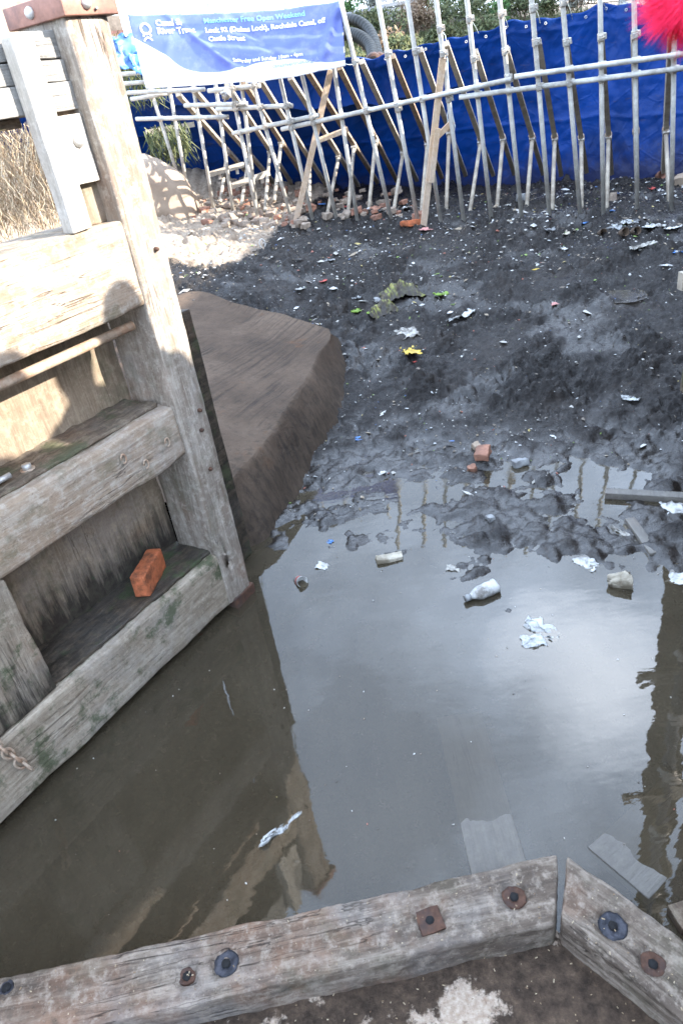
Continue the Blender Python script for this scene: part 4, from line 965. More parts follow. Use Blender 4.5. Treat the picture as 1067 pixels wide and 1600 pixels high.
ps = [(504, 886, .05, .06, 'white', 'small crumpled white packet floating near the stone foot'), (845, 985, .16, .07, 'film', 'thin white plastic bag spread on the water with a long tail'), (832, 1003, .07, .09, 'film', 'lower lobe of thin white plastic bag on the water'),
 (917, 882, .10, .07, 'white', 'torn white paper on the mud edge above the crushed cup'), (708, 889, .04, .06, 'white', 'small white rag on the mud island'), (440, 1297, .15, .018, 'film', 'long strip of clear white film floating above the near timber'),
 (635, 522, .20, .17, 'silty', 'greyish white bag half buried in the mud slope'), (642, 550, .20, .12, 'yellow', 'yellow and brown wrapper below the greyish bag'), (650, 566, .05, .02, 'redbit', 'tiny red scrap below the yellow wrapper'),
 (726, 492, .16, .13, 'white', 'white rag lying on the mud slope right of the green cloth'), (705, 500, .12, .05, 'film', 'thin white loop of film beside the white rag'), (603, 470, .22, .14, 'greybit', 'grey cloth corner over the dark bundle in the mud'),
 (505, 440, .07, .05, 'redbit', 'bright red scrap on the mud above the stone'), (865, 476, .08, .05, 'pinkbit', 'pink scrap on the mud slope at right centre'), (835, 422, .07, .06, 'yellow', 'pale yellow cup piece on the mud slope'),
 (470, 452, .09, .05, 'white', 'white and orange torn packet left of the red scrap'), (514, 408, .12, .06, 'greybit', 'greenish grey slab of plastic in the upper mud'), (557, 467, .10, .04, 'greybit', 'thin grey stick like film left of the green cloth'),
 (985, 624, .11, .06, 'film', 'white stringy film on the mud at the right'), (560, 687, .06, .04, 'bluebit', 'blue and white scrap near the stone nose'), (597, 740, .05, .05, 'white', 'white scrap at the edge of the first puddle'), (515, 848, .04, .03, 'bluebit', 'tiny blue scrap at the stone foot'),
 (970, 833, .12, .03, 'white', 'thin white strip lying in the mud near the right edge'), (1055, 800, .12, .14, 'white', 'white printed box corner at the right edge above the puddles'), (1058, 905, .08, .07, 'white', 'white scrap at the right edge below the mud'),
 (478, 330, .15, .13, 'yellow', 'bright yellow plastic bag among the rubble'), (503, 320, .13, .09, 'bluebit', 'blue plastic piece among the rubble'), (537, 324, .15, .12, 'redbit', 'red and pink bag among the rubble'), (587, 326, .16, .1, 'rubble_red', 'orange brown cloth among the rubble'),
 (572, 333, .1, .06, 'white', 'white bag scrap between two struts in the rubble'), (634, 326, .16, .1, 'white', 'white bag by the foot of the reddish brace'), (665, 360, .13, .08, 'pinkbit', 'pinkish rag at the foot of the reddish brace'), (1017, 295, .1, .06, 'redbit', 'red scrap on dark mud behind the rightmost poles'),
 (978, 350, .22, .12, 'white', 'heap of white torn plastic right of the pole feet'), (962, 356, .13, .1, 'greybit', 'grey plastic beside the white heap near the jar mouths'), (1022, 355, .18, .1, 'white', 'white plastic strips at the right edge near the pole feet'), (1050, 357, .15, .14, 'white', 'folded white sheet at the far right edge below the poles'),
 (1005, 385, .2, .08, 'white', 'long white torn wrapper on the mud under the right poles'), (1060, 395, .12, .05, 'bluebit', 'blue scrap at the right edge of the mud'), (882, 388, .1, .09, 'white', 'white muddy lump of plastic centre right of the upper mud'), (862, 360, .13, .07, 'greybit', 'grey film near the fifth pole foot'),
 (883, 366, .14, .05, 'offwhite', 'beige torn card near the fourth pole foot'), (955, 330, .12, .05, 'bluebit', 'light blue film at the foot of the third pole'), (910, 350, .1, .05, 'bluebit', 'blue scrap at the foot of the fourth pole'), (985, 348, .16, .05, 'greybit', 'narrow pale blue tray lying right of the white heap')]
for _i, (x, y, w_, h_, mt, lb) in enumerate(ps):
    if mt == 'white' and _i % 3 == 1: mt = 'silty'
    crumple('litter_scrap', x, y, w_*1.0, h_*1.0, mt, lb, 'litter', amp=.45)
# muddy carton
p = gp(608, 876); o = rbox('carton', (-.065, .065, -.022, .022, 0, .03), M['offwhite'], None, r=.004, res=.012, amp=.006, fr=18, seed=5); o.location = p; o.rotation_euler = (.1, .05, .05); tag(o, 'muddy beige carton lying at the water edge', 'carton')
def stone_at(name, px, py, sx, sy, sz, mat, lab, cat='stone', group=None, seed=1, sink=.2, rz=0):
    p = gp(px, py); V, Fc = rbox_data(-sx/2, sx/2, -sy/2, sy/2, -sz*sink, sz*(1-sink), r=min(sx, sy, sz)*.14, res=max(sx/6, .01), amp=min(sx, sz)*.26, fr=1.5/max(sx, .03), seed=seed)
    o = mesh(name, V, Fc, M[mat]); o.location = p; o.rotation_euler = (rnd.uniform(-.2, .2), rnd.uniform(-.2, .2), rz or rnd.uniform(0, 3)); return tag(o, lab, cat, group)
stone_at('stone', 745, 703, .07, .05, .06, 'stone_pale', 'pale angular stone at the mud edge above the puddles', seed=2)
stone_at('stone', 755, 712, .13, .08, .05, 'rubble_red', 'reddish flat stone below the pale angular one', seed=3)
stone_at('stone', 812, 726, .09, .05, .04, 'greybit', 'light grey stone at the edge of the big puddle', seed=4)
stone_at('stone', 738, 735, .05, .04, .04, 'rubble_red', 'small orange stone lowest at the mud edge', seed=6)
stone_at('stone', 765, 813, .04, .04, .03, 'greybit', 'small round grey pebble among the puddles', seed=7)
stone_at('stone', 1062, 290, .22, .16, .14, 'stone_pale', 'grey boulder by the blue sheet at the right edge', seed=8)
stone_at('stone', 814, 312, .1, .08, .07, 'greybit', 'small grey stone on dark mud behind the middle poles', seed=9)
stone_at('brick', 641, 353, .21, .10, .065, 'brick_red', 'red brick on the mud left of the foot of the reddish brace', 'brick', seed=10, rz=.2)
stone_at('stone', 383, 812, .05, .05, .05, 'iron_pale', 'round rusty orange lump on the stone foot beside the gate', seed=12)
rb = random.Random(3)
RUBG = 'pale rubble stones around the pole feet under the banner'
for i in range(280):
    x = rb.uniform(300, 660) if i < 110 else rb.uniform(345, 480); y = rb.uniform(292, 350) if i < 110 else rb.uniform(285, 356)
    if x > 480: y = rb.uniform(296, 345)
    s_ = rb.uniform(.025, .10); red = rb.random() < .28
    stone_at('rubble_stone', x, y, s_*rb.uniform(.9, 1.7), s_, s_*rb.uniform(.5, .9), 'rubble_red' if red else 'rubble', 'broken reddish brick piece among the pole feet under the banner' if red else 'pale rubble stone among the pole feet under the banner', 'rubble', 'reddish rubble pieces under the banner' if red else RUBG, seed=i)
# white ring
p = gp(411, 385); o = empty('plastic_ring', p+Vector((0, 0, .03))); tube('ring', [(.032*math.cos(a), .01*math.sin(a), .045*math.sin(a)) for a in np.linspace(0, 2*math.pi, 20)], .006, M['white'], o, 6); tag(o, 'white plastic ring standing in the upper mud', 'ring')
# weedy cloth and the dark bundle below it
def cloth_lump(name, px, py, lx, ly, lz, mat, lab, rot=0, seed=0, ridg_=6):
    p = gp(px, py); n_ = 40; V = []
    for j in range(n_+1):
        for i in range(n_+1):
            u, v = i/n_*2-1, j/n_*2-1; r2 = u*u+v*v
            z = lz*math.exp(-r2*1.6)*(1+.16*math.sin(u*ridg_*2+3*mnoise.noise(Vector((u*2, v*2, seed)))))+.02*mnoise.noise(Vector((u*6, v*6, seed)))
            e = .8+.3*mnoise.noise(Vector((math.atan2(v, u+1e-6)*1.5, seed, 1)))
            V.append(Vector((u*lx*e/2, v*ly*e/2, z-.02-.03*max(0, r2-.6))))
    Fc = [(j*(n_+1)+i, j*(n_+1)+i+1, (j+1)*(n_+1)+i+1, (j+1)*(n_+1)+i) for j in range(n_) for i in range(n_)]
    o = mesh(name, V, Fc, mat); o.location = p; o.rotation_euler = (0, 0, rot); return tag(o, lab, 'cloth')
s = N('weedy_muddy_cloth')
c = s.ramp(s.noise(1.2, 5, .6, s.map((30, 5, 8))), [(0.40, (0.03, 0.024, 0.018)), (0.5, (0.08, 0.06, 0.03)), (0.57, (0.20, 0.22, 0.04)), (0.7, (0.30, 0.24, 0.10))])
c = s.mix(s.ramp(s.noise(4, 4), [(0.45, 0.0), (0.6, .9)]), c, (0.035, 0.028, 0.024)); s.bump(s.noise(30, 5), .6, .01)
M['weedcloth'] = s.done(c, .6)
cloth_lump('muddy_cloth', 625, 455, .52, .34, .10, M['weedcloth'], 'crumpled muddy cloth striped with lime green weed', .1, 3, 7)
cloth_lump('muddy_cloth', 600, 482, .36, .26, .09, M['weedcloth'], 'dark rounded bundle edged with green weed below the striped cloth', .3, 8, 3)
for (x, y, w_, lb) in [(560, 487, .12, 'patch of bright green weed left of the muddy cloth bundle'), (690, 462, .14, 'strip of bright green weed right of the muddy cloth'), (709, 476, .06, 'small tuft of green weed on the mud slope'), (577, 490, .10, 'green weed on the left end of the cloth bundle')]:
    crumple('green_weed', x, y, w_, w_*.45, 'green', lb, 'weed', amp=.6, rot=.2)

# flecks of litter strewn through the mud: nobody could count them
def flecks():
    r = np.random.RandomState(5); b = MB(); N_ = 0
    cnt = 0; bt_ = 0
    xs_ = r.uniform(-1.2, 5.2, 30000); ys_ = r.uniform(3.3, 9.2, 30000)
    zs_ = ground_h(xs_, ys_)
    dens = fbm(xs_, ys_, 1.3, 3, 77)*.5+.42+.35*sm(5.6, 7.2, ys_)
    ok = (zs_ > 0.004) & (r.rand(30000) < np.clip(dens, .05, 1)*.62)
    for x, y, z in zip(xs_[ok], ys_[ok], zs_[ok]):
        s_ = min(.05, .0045*math.exp(r.randn()*.62)) * (1.35 if y > 6 else 1.0)
        el = 1+r.rand()**3*5; a = r.rand()*6.28; ti = r.uniform(-.5, .5)
        ax = Vector((math.cos(a), math.sin(a), ti*.4)); ay = Vector((-math.sin(a), math.cos(a), r.uniform(-.5, .5)))
        p = Vector((x, y, z+s_*.35)); j = lambda: 1+r.uniform(-.35, .35)
        vs = [p-ax*s_*el*j()*.5, p-ay*s_*j(), p+ax*s_*el*j()*.5, p+ay*s_*j()]
        up = Vector((0, 0, s_*.35))
        b.add((vs+[p+up*1.5], [(0, 1, 4), (1, 2, 4), (2, 3, 4), (3, 0, 4), (3, 2, 1, 0)]))
    o = b.build('litter_flecks', M['scrap'], None, False); tag(o, 'countless small flecks of litter and grit strewn over the black mud', 'litter', kind='stuff')
flecks()
# dry chips on the water and splinters on the cill timber
b = MB(); r = random.Random(8)
for i in range(170):
    x, y = r.uniform(-1.6, 1.9), r.uniform(1.2, 3.6)
    if (Vector((x, y, 0))-GA).dot(gn_) < .03: continue
    s_ = r.uniform(.0007, .0017); a = r.uniform(0, 6.28); e = r.uniform(1, 2.5)
    b.add(obox((x, y, .0015), (math.cos(a), math.sin(a), 0), (-math.sin(a), math.cos(a), 0), (0, 0, 1), s_*e, s_, .001))
tag(b.build('floating_specks', M['scrap'], None, False), 'tiny specks of debris floating on the muddy water', 'debris', kind='stuff')
b = MB()
for i in range(420):
    px, py = r.uniform(-40, 1090), r.uniform(1330, 1600)
    p = Vector(atz(px, py, ZT)); inner = False
    a = r.uniform(0, 6.28); s_ = r.uniform(.0005, .0011); e = r.uniform(1, 4)
    A_ = Vector(atz(872, 1334, ZT)); d_ = (Vector(atz(0, 1528, ZT))-A_).normalized(); nn_ = Vector((d_.y, -d_.x, 0)); nn_ = nn_ if nn_.y < 0 else -nn_
    q = (p-A_).dot(nn_); z_ = ZT+.008 if 0.015 < q < .165 and px < 860 else None
    A2 = Vector(atz(885, 1334, ZT)); d2 = (Vector(atz(1067, 1466, ZT))-A2).normalized(); n2 = Vector((d2.y, -d2.x, 0)); n2 = n2 if n2.x < 0 else -n2
    q2 = (p-A2).dot(n2)
    if px > 890 and .015 < q2 < .165: z_ = ZT+.008
    if z_ is None and q > .22 and q2 > .22: p = Vector(atz(px, py, ZF)); z_ = ZF+.008
    if z_ is None: continue
    b.add(obox((p.x, p.y, z_), (math.cos(a), math.sin(a), r.uniform(-.1, .2)), (-math.sin(a), math.cos(a), 0), (0, 0, 1), s_*e, s_, .001))
tag(b.build('wood_chips', M['straw'], None, False), 'scattered sawdust chips and splinters on the near timbers', 'wood chips', kind='stuff')

# ------------------------------------------------------------------ left bank behind the gate
def blades(name, base, n_, spread, ln, mat, lab, cat, hang=True, seed=0, w_=.003, kind='stuff', nrm=None):
    r = random.Random(seed); b = MB()
    for i in range(n_):
        p = Vector(base)+Vector([r.uniform(-1, 1)*s_ for s_ in spread]); a = r.uniform(0, 6.28); L_ = ln*r.uniform(.4, 1.2)
        d = Vector((math.cos(a)*.5, math.sin(a)*.5, -1 if hang else 1)).normalized(); sd = Vector((math.cos(a+1.2), math.sin(a+1.2), r.uniform(-.4, .4)))*w_
        p1 = p+d*L_*.5+Vector((r.uniform(-1, 1), r.uniform(-1, 1), r.uniform(-.5, .5)))*L_*.25; p2 = p1+(d+Vector((r.uniform(-1, 1), r.uniform(-1, 1), -.3)))*L_*.4
        b.add(([p-sd, p+sd, p1+sd, p1-sd, p2+sd*.3, p2-sd*.3], [(0, 1, 2, 3), (3, 2, 4, 5)]))
    return tag(b.build(name, M[mat], None, False), lab, cat, kind=kind)
# sloping earth of the bank seen through the gate's top opening
V = []; n1, n2 = 70, 60
for j in range(n2+1):
    for i in range(n1+1):
        u, v = i/n1, j/n2; y = 2.3+3.9*u; x = -1.95-.28*(u)-(1.4)*v
        z = 1.35+.62*sm(0, .35, v)+.5*sm(.35, .9, v)-.35*sm(.75, 1, u)
        q = Vector((x, y, z)); V.append(q+mnoise.noise_vector(q*3)*.09+mnoise.noise_vector(q*12)*.03)
Fc = [(j*(n1+1)+i, j*(n1+1)+i+1, (j+1)*(n1+1)+i+1, (j+1)*(n1+1)+i) for j in range(n2) for i in range(n1)]
k = len(V); V += [Vector((V[i].x+.1, V[i].y, .2)) for i in range(n1+1)]; Fc += [(i, i+1, k+i+1, k+i) for i in range(n1)]
M['earth'] = plain('dry_pale_earth', (0.36, 0.28, 0.21), .95, 0, .3, 9, .9, (0.16, 0.11, 0.075), .6, .1)
tag(mesh('bank', V, Fc, M['earth']), kind='structure')
c = at(30, 262, 4.7)
blades('straw', c, 4200, (.55, .5, .26), .22, 'straw', 'matted dry straw and roots hanging over the bank seen through the gate', 'straw', True, 4, .0022)
blades('straw', at(60, 350, 4.3), 500, (.4, .4, .05), .12, 'straw', 'loose dry stalks lying on the pale bank behind the gate', 'straw', False, 5, .002)
# pale rounded coping stone right of the gate post
p0 = Vector(at(255, 285, 8.3)); V, Fc = rbox_data(-.7, .40, -.45, .35, -.55, .34, r=.3, res=.05, amp=.03, fr=3, seed=4)
for _p in V: _p.z -= max(0, _p.x+.1)*.55
cs = mesh('coping_stone', V, Fc, M['stone_pale']); cs.location = p0+Vector((-.1, .15, -.02)); cs.rotation_euler = (0, 0, rad(20)); tag(cs, 'pale rounded sunlit stone between the gate post and the leaning poles', 'stone')
blades('fern', at(262, 215, 8.8), 420, (.25, .3, .16), .22, 'leaf_olive', 'dry ferns and weeds above the pale stone beside the gate post', 'fern', True, 9, .007, None)
blades('fern', at(212, 100, 8.6), 500, (.3, .3, .35), .22, 'leaf_olive', 'dark ivy hanging between the gate post and the banner', 'ivy', True, 10, .009, None)
crumple('plastic_sheet', 0, 0, .1, .1, 'bluebit', 'torn blue plastic caught between the gate post and the banner', 'plastic sheet', amp=.7); _o = COL.objects[-1]
for o in COL.objects:
    if o.get('label') == 'torn blue plastic caught between the gate post and the banner': o.location = at(200, 84, 7.6); o.scale = (3.2, 3.2, 3.2); o.rotation_euler = (1.3, .3, .4)

# ------------------------------------------------------------------ beyond the dam
V = []
for (x, y, z) in [(-30, 9.8, 1.9), (30, 9.8, 1.9), (30, 12.6, 1.9), (-30, 12.6, 1.9)]: V.append((x, y, z))
V = [(-30, 12.2, 1.75), (40, 10.8, 1.75), (40, 15, 1.75), (-30, 15, 1.75)]
tag(mesh('water_behind_dam', V, [(0, 1, 2, 3)], M['water'], smooth=False), kind='structure')
KA = at(540, 40, 15.6); _d = ray(1080, -8); KB = CAM+_d*((KA[2]-H)/_d[2])
def bk(x): return KA[1]+(KB[1]-KA[1])*(x-KA[0])/(KB[0]-KA[0])
def bh(x, y):
    v = max(0, (y-13.2)/(bk(x)-.25-13.2)); z = 1.6+(KA[2]-.25-1.6)*v**.75; q = Vector((x, y, z)); return z+.22*mnoise.noise(q*1.1)+.08*mnoise.noise(q*4)
def bhit(px, py):
    d = ray(px, py)
    for t in np.linspace(10.5, 40, 400):
        p = CAM+d*t
        if p[1] > 13.3 and p[2] < bh(p[0], p[1]): return Vector(p), t
    return Vector(at(px, py, 15)), 15
V = []; n1, n2 = 150, 40
for j in range(n2+1):
    for i in range(n1+1):
        u, v = i/n1, j/n2; x = -12+34*u; y = 13.2+(bk(x)-.25-13.2)*v; z = 1.6+(KA[2]-.25-1.6)*v**.75
        V.append(Vector((x, y, bh(x, y))))
Fc = [(j*(n1+1)+i, j*(n1+1)+i+1, (j+1)*(n1+1)+i+1, (j+1)*(n1+1)+i) for j in range(n2) for i in range(n1)]
tag(mesh('far_bank', V, Fc, M['grass_bank']), kind='structure')
tag(mesh('towpath', [(-40, float(bk(-40)), KA[2]-.1), (60, float(bk(60)), KA[2]-.1), (60, 80, 3.9), (-40, 80, 3.9)], [(0, 1, 2, 3)], M['paving'], smooth=False), kind='structure')
kw = tag(empty('kerb_wall', (2, 16.5, 2.6)), 'low stone retaining wall running along the top of the far planted bank', 'wall')
A, B = Vector(KA), Vector(KB); A = A-(B-A)*.5; Ln = (B-A).length
V, Fc = rbox_data(0, Ln, -.2, .2, -.5, .0, r=.02, res=.12, amp=.02, fr=2, seed=2, maxn=200)
kk = mesh('stonework', V, Fc, M['slate'], kw); kk.location = A-kw.location; kk.rotation_euler = (0, 0, math.atan2((B-A).y, (B-A).x))
V, Fc = rbox_data(0, Ln, -.26, .24, .003, .06, r=.01, res=.2, amp=.006, fr=2, seed=3, maxn=120)
kc = mesh('coping', V, Fc, M['bench'], kw); kc.location = kk.location; kc.rotation_euler = kk.rotation_euler
WD = (B-A).normalized()
def shrub(px, py, t, r_, mat, lab, n_=900, leaf=.035, group=None, stalk=6, seed=0, flatz=.75):
    r = random.Random(seed)
    if t < 16.2:
        hp, ht = bhit(px, py+14); c_ = hp+Vector((0, 0, r_*flatz))
    else: c_ = Vector(at(px, py, t+1.5))
    o = empty('shrub', c_-Vector((0, 0, r_*flatz))); b = MB()
    lobes = [(Vector((r.uniform(-.6, .6), r.uniform(-.5, .5), r.uniform(-.3, .5)))*r_, r_*r.uniform(.35, .6)) for _ in range(7)]
    for i in range(n_):
        lc, lr = r.choice(lobes); d = Vector((r.gauss(0, 1), r.gauss(0, 1), r.gauss(0, 1))).normalized()
        p = lc+d*lr*r.uniform(.55, 1.08); p.z = p.z*flatz+r_*flatz
        a = Vector((r.gauss(0, 1), r.gauss(0, 1), r.gauss(0, 1))).normalized(); c2 = a.orthogonal().normalized(); s_ = leaf*r.uniform(.5, 1.3)
        b.add(([p-a*s_, p-c2*s_*.45, p+a*s_, p+c2*s_*.45], [(0, 1, 2, 3)]))
    b.build('foliage', M[mat], o, False); sb_ = MB()
    for i in range(stalk):
        e = Vector((r.uniform(-.7, .7), r.uniform(-.5, .5), 0))*r_; sb_.add(tube_data([(0, 0, -.15), e*.4+Vector((0, 0, r_*.6)), e+Vector((0, 0, r_*1.35))], [.014, .009, .004], 5))
    sb_.build('stems', M['stem'], o); tag(o, lab, 'shrub', group)
sh = [(570, 62, 15.4, .45, 'leaf_olive', 'olive shrub right behind the curved black hoses'), (610, 60, 15.0, .5, 'leaf_olive', None), (650, 48, 15.2, .5, 'leaf_brown', 'reddish brown twiggy shrub left of the tall dead stalks'), (690, 45, 15.0, .5, 'leaf_olive', None), (735, 38, 14.8, .5, 'leaf_olive', None), (770, 38, 14.6, .45, 'leaf_green', 'greener shrub above the edge of the blue sheet'),
      (815, 24, 14.4, .45, 'leaf_olive', None), (860, 16, 14.4, .45, 'leaf_olive', None), (905, 8, 14.2, .45, 'leaf_brown', 'brown shrub right above the blue sheet beside the fourth pole'), (640, 95, 12.8, .4, 'leaf_olive', None), (590, 100, 13, .45, 'leaf_brown', 'dead brown undergrowth above the crumpled part of the sheet'), (560, 120, 12.6, .4, 'leaf_olive', None),
      (700, 70, 13.2, .4, 'leaf_olive', None), (760, 62, 13, .4, 'leaf_olive', None), (630, 22, 17.5, .5, 'leaf_grey', 'silvery grey round shrub beside the bench'), (576, 2, 17.5, .5, 'leaf_grey', 'silvery grey shrub left of the slate slab'), (546, 14, 17.2, .4, 'leaf_green', 'bright green ball shrub right of the banner'), (695, 5, 18, .6, 'leaf_green', 'leafy green shrub above the low wall'), (660, 2, 18.2, .5, 'leaf_brown', 'tall brown twigs beside the bench'),
      (740, 5, 18, .45, 'leaf_green', 'dark green shrub beside the railings'), (940, -4, 14.5, .5, 'leaf_olive', None), (830, 2, 16.8, .5, 'leaf_grey', 'grey frosted shrub above the wall on the right'), (880, -6, 16.8, .5, 'leaf_grey', 'grey leafed shrub between the fourth and fifth poles')]
for i, (x, y, t, r_, mt, lb) in enumerate(sh):
    shrub(x, y, t, r_, mt, lb or 'olive green shrub on the far bank above the blue sheet', 1100, .045, None if lb else 'olive shrubs on the far bank', 6, i)
blades('dead_stalks', bhit(655, 50)[0]+Vector((0, 0, .2)), 260, (.35, .3, .3), .75, 'leaf_brown', 'tall dead stalks standing on the far bank beside the bench', 'stalks', False, 12, .006, None)
b = MB(); r = random.Random(13)
for i in range(9000):
    x = r.uniform(-1, 11); y = r.uniform(14, bk(x)-.3); p = Vector((x, y, bh(x, y))); d = Vector((r.uniform(-.6, .6), r.uniform(-.6, .6), 1)).normalized()*r.uniform(.08, .28); sd = Vector((r.uniform(-1, 1), r.uniform(-1, 1), 0))*.012
    b.add(([p-sd, p+sd, p+d+Vector((r.uniform(-.08, .08), 0, 0))], [(0, 1, 2)]))
tag(b.build('bank_grass', M['leaf_olive'], None, False), 'rough grass and weeds covering the far bank', 'grass', kind='stuff')
# slate slab and bench
sl = rbox('paving_slab', (-.55, .55, -.45, .45, -.03, .03), M['slate'], None, r=.008, res=.1, amp=.004, seed=1); sl.location = at(573, 25, 17.2); sl.rotation_euler = (.35, -.05, .15); tag(sl, 'dark tilted slate slab behind the low wall, right of the banner', 'slab')
bn = empty('park_bench', at(622, 14, 18.6), .2); tag(bn, 'small pale slatted park bench behind the far low wall', 'bench')
for i in range(4):
    V, Fc = bar_data((-.55, 0, .12*i), (.55, 0, .12*i), .03, .075); mesh('back_slat', V, Fc, M['bench'], bn, False)
for i in range(3):
    V, Fc = bar_data((-.55, -.12-.11*i, -.1), (.55, -.12-.11*i, -.1), .09, .03); mesh('seat_slat', V, Fc, M['bench'], bn, False)
for x in (-.5, .5):
    V, Fc = bar_data((x, .02, -.5), (x, .03, .42), .05, .05, (1, 0, 0)); mesh('leg', V, Fc, M['bench'], bn, False)
    V, Fc = bar_data((x, -.36, -.5), (x, -.36, -.1), .05, .05, (1, 0, 0)); mesh('leg', V, Fc, M['bench'], bn, False)
# hoses
def hose(pts, r_, lab):
    c_ = curve(pts, 90); o = empty('hose', pts[0]); rs = [r_*(1+.07*math.sin(i*2.1)) for i in range(90)]
    V, Fc = tube_data([p-Vector(pts[0]) for p in c_], rs, 12); mesh('corrugated_pipe', V, Fc, M['hose'], o)
    for e in (0, -1):
        d = (c_[1]-c_[0]) if e == 0 else (c_[-2]-c_[-1]); p = c_[e]-Vector(pts[0]); tube('end_collar', [p, p+d.normalized()*.08], r_*1.25, M['iron'], o, 12)
    tag(o, lab, 'hose')
hose([at(480, 60, 11.5), at(520, 36, 11.2), at(552, 31, 10.6), at(577, 48, 10.2), at(590, 84, 9.6), at(592, 96, 9.4)], .075, 'upper black corrugated hose curving over the dam edge right of the banner')
hose([at(480, 80, 11), at(525, 56, 10.7), at(555, 55, 10.2), at(578, 72, 9.8), at(584, 98, 9.3)], .085, 'lower grey green corrugated hose curving below the black one')
# railings and people beyond
rlg = empty('railing', at(745, 8, 19)); tag(rlg, 'black iron railing on the far path above the low wall', 'railing')
P0 = rlg.location.copy()
for i in range(9):
    q = Vector(at(738+i*17, 14-i*2.2, 18))-P0; V, Fc = bar_data(q-Vector((0, 0, .1)), q+Vector((0, 0, 1.0)), .035, .035); mesh('post', V, Fc, M['paint_rail'], rlg, False)
for h_ in (.25, .95):
    V, Fc = bar_data(Vector(at(730, 15, 18))-P0+Vector((0, 0, h_)), Vector(at(885, -5, 18))-P0+Vector((0, 0, h_)), .04, .03); mesh('bar', V, Fc, M['paint_rail'], rlg, False)
def skin_person(name, loc, rz, lab, coat, legs, stride=.12, lean=0.0, hat=None):
    """standing figure grown from a jointed skeleton"""
    J = {'pel': (0, 0, .95), 'chest': (0, .02+lean*.5, 1.3), 'neck': (0, .02+lean, 1.48), 'head': (0, .0+lean, 1.62), 'crown': (0, 0+lean, 1.72),
         'hl': (-.1, 0, .9), 'kl': (-.11, -.03, .5), 'al': (-.12, .03, .08), 'tl': (-.13, -.15, .035), 'hr': (.1, 0, .9), 'kr': (.11, -.03+stride, .5), 'ar': (.12, .03+stride, .08), 'tr': (.13, -.15+stride, .035),
         'sl': (-.18, .02+lean, 1.42), 'el': (-.25, .03, 1.15), 'wl': (-.20, -.16, .98), 'fl': (-.16, -.24, .98), 'sr': (.18, .02+lean, 1.42), 'er': (.25, .03, 1.15), 'wr': (.20, -.16, .98), 'fr': (.16, -.24, .98)}
    R_ = {'pel': (.15, .11), 'chest': (.16, .11), 'neck': (.06, .06), 'head': (.085, .1), 'crown': (.07, .08), 'hl': (.09, .09), 'kl': (.06, .06), 'al': (.045, .045), 'tl': (.04, .03), 'hr': (.09, .09), 'kr': (.06, .06), 'ar': (.045, .045), 'tr': (.04, .03),
          'sl': (.06, .06), 'el': (.048, .048), 'wl': (.034, .034), 'fl': (.03, .02), 'sr': (.06, .06), 'er': (.048, .048), 'wr': (.034, .034), 'fr': (.03, .02)}
    E = [('pel', 'chest'), ('chest', 'neck'), ('neck', 'head'), ('head', 'crown'), ('pel', 'hl'), ('hl', 'kl'), ('kl', 'al'), ('al', 'tl'), ('pel', 'hr'), ('hr', 'kr'), ('kr', 'ar'), ('ar', 'tr'), ('chest', 'sl'), ('sl', 'el'), ('el', 'wl'), ('wl', 'fl'), ('chest', 'sr'), ('sr', 'er'), ('er', 'wr'), ('wr', 'fr')]
    ks = list(J); me_ = bpy.data.meshes.new('person'); me_.from_pydata([J[k_] for k_ in ks], [(ks.index(a), ks.index(b_)) for a, b_ in E], [])
    o = bpy.data.objects.new('person', me_); link(o); me_.materials.append(M[legs])
    sk = o.modifiers.new('skin', 'SKIN'); me_.skin_vertices[0].data[0].use_root = True
    for i, k_ in enumerate(ks): me_.skin_vertices[0].data[i].radius = R_[k_]
    ss = o.modifiers.new('sub', 'SUBSURF'); ss.levels = ss.render_levels = 2
    o.location = loc; o.rotation_euler = (0, 0, rz)
    V, Fc = lathe_data([(.19, .82), (.20, 1.0), (.185, 1.2), (.215, 1.38), (.13, 1.47), (.08, 1.5)], 20); V = [Vector((p.x, p.y*.72+.02+lean*max(0, (p.z-.9))*1.6, p.z)) for p in V]; mesh('coat', V, Fc[:-2], M[coat], o)
    V, Fc = lathe_data([(.192, 1.0), (.197, 1.06)], 20); V = [Vector((p.x*1.03, p.y*.75+.02, p.z)) for p in V]
    if coat == 'hivis': mesh('reflective_band', V, Fc[:-2], M['hiviy'], o)
    # face and hair on the skin coloured head
    V, Fc = lathe_data([(.03, 1.50), (.07, 1.54), (.088, 1.62), (.085, 1.68), (.06, 1.74), (.02, 1.765)], 18); V = [Vector((p.x, p.y*1.15+lean, p.z)) for p in V]
    hd = mesh('face', V, Fc, M['skin'], o); V, Fc = lathe_data([(.094, 1.66), (.092, 1.7), (.067, 1.755), (.02, 1.785)], 18); V = [Vector((p.x, p.y*1.15+.012+lean, p.z)) for p in V]; mesh('hair' if not hat else 'hat', V, Fc, M[hat or 'stem'], o)
    V, Fc = bar_data((0, -.095+lean, 1.60), (0, -.105+lean, 1.655), .02, .02, (1, 0, 0)); mesh('nose', V, Fc, M['skin'], hd, False)
    return tag(o, lab, 'person')
def ground_foot(px, py, t): return Vector(at(px, py, t))
skin_person('person', ground_foot(748, 12, 19.5), .2, 'person in an orange hi vis coat behind the far railings', 'hivis', 'cloth_dark')
skin_person('person', ground_foot(812, 2, 19.5), -.3, 'dark clothed person standing beyond the far railings, only the feet in view', 'cloth_dark', 'cloth_dark')
skin_person('person', ground_foot(976, 12, 15.0), .4, 'person in pale trousers above the edge of the blue sheet at the top right', 'cloth_dark', 'white')
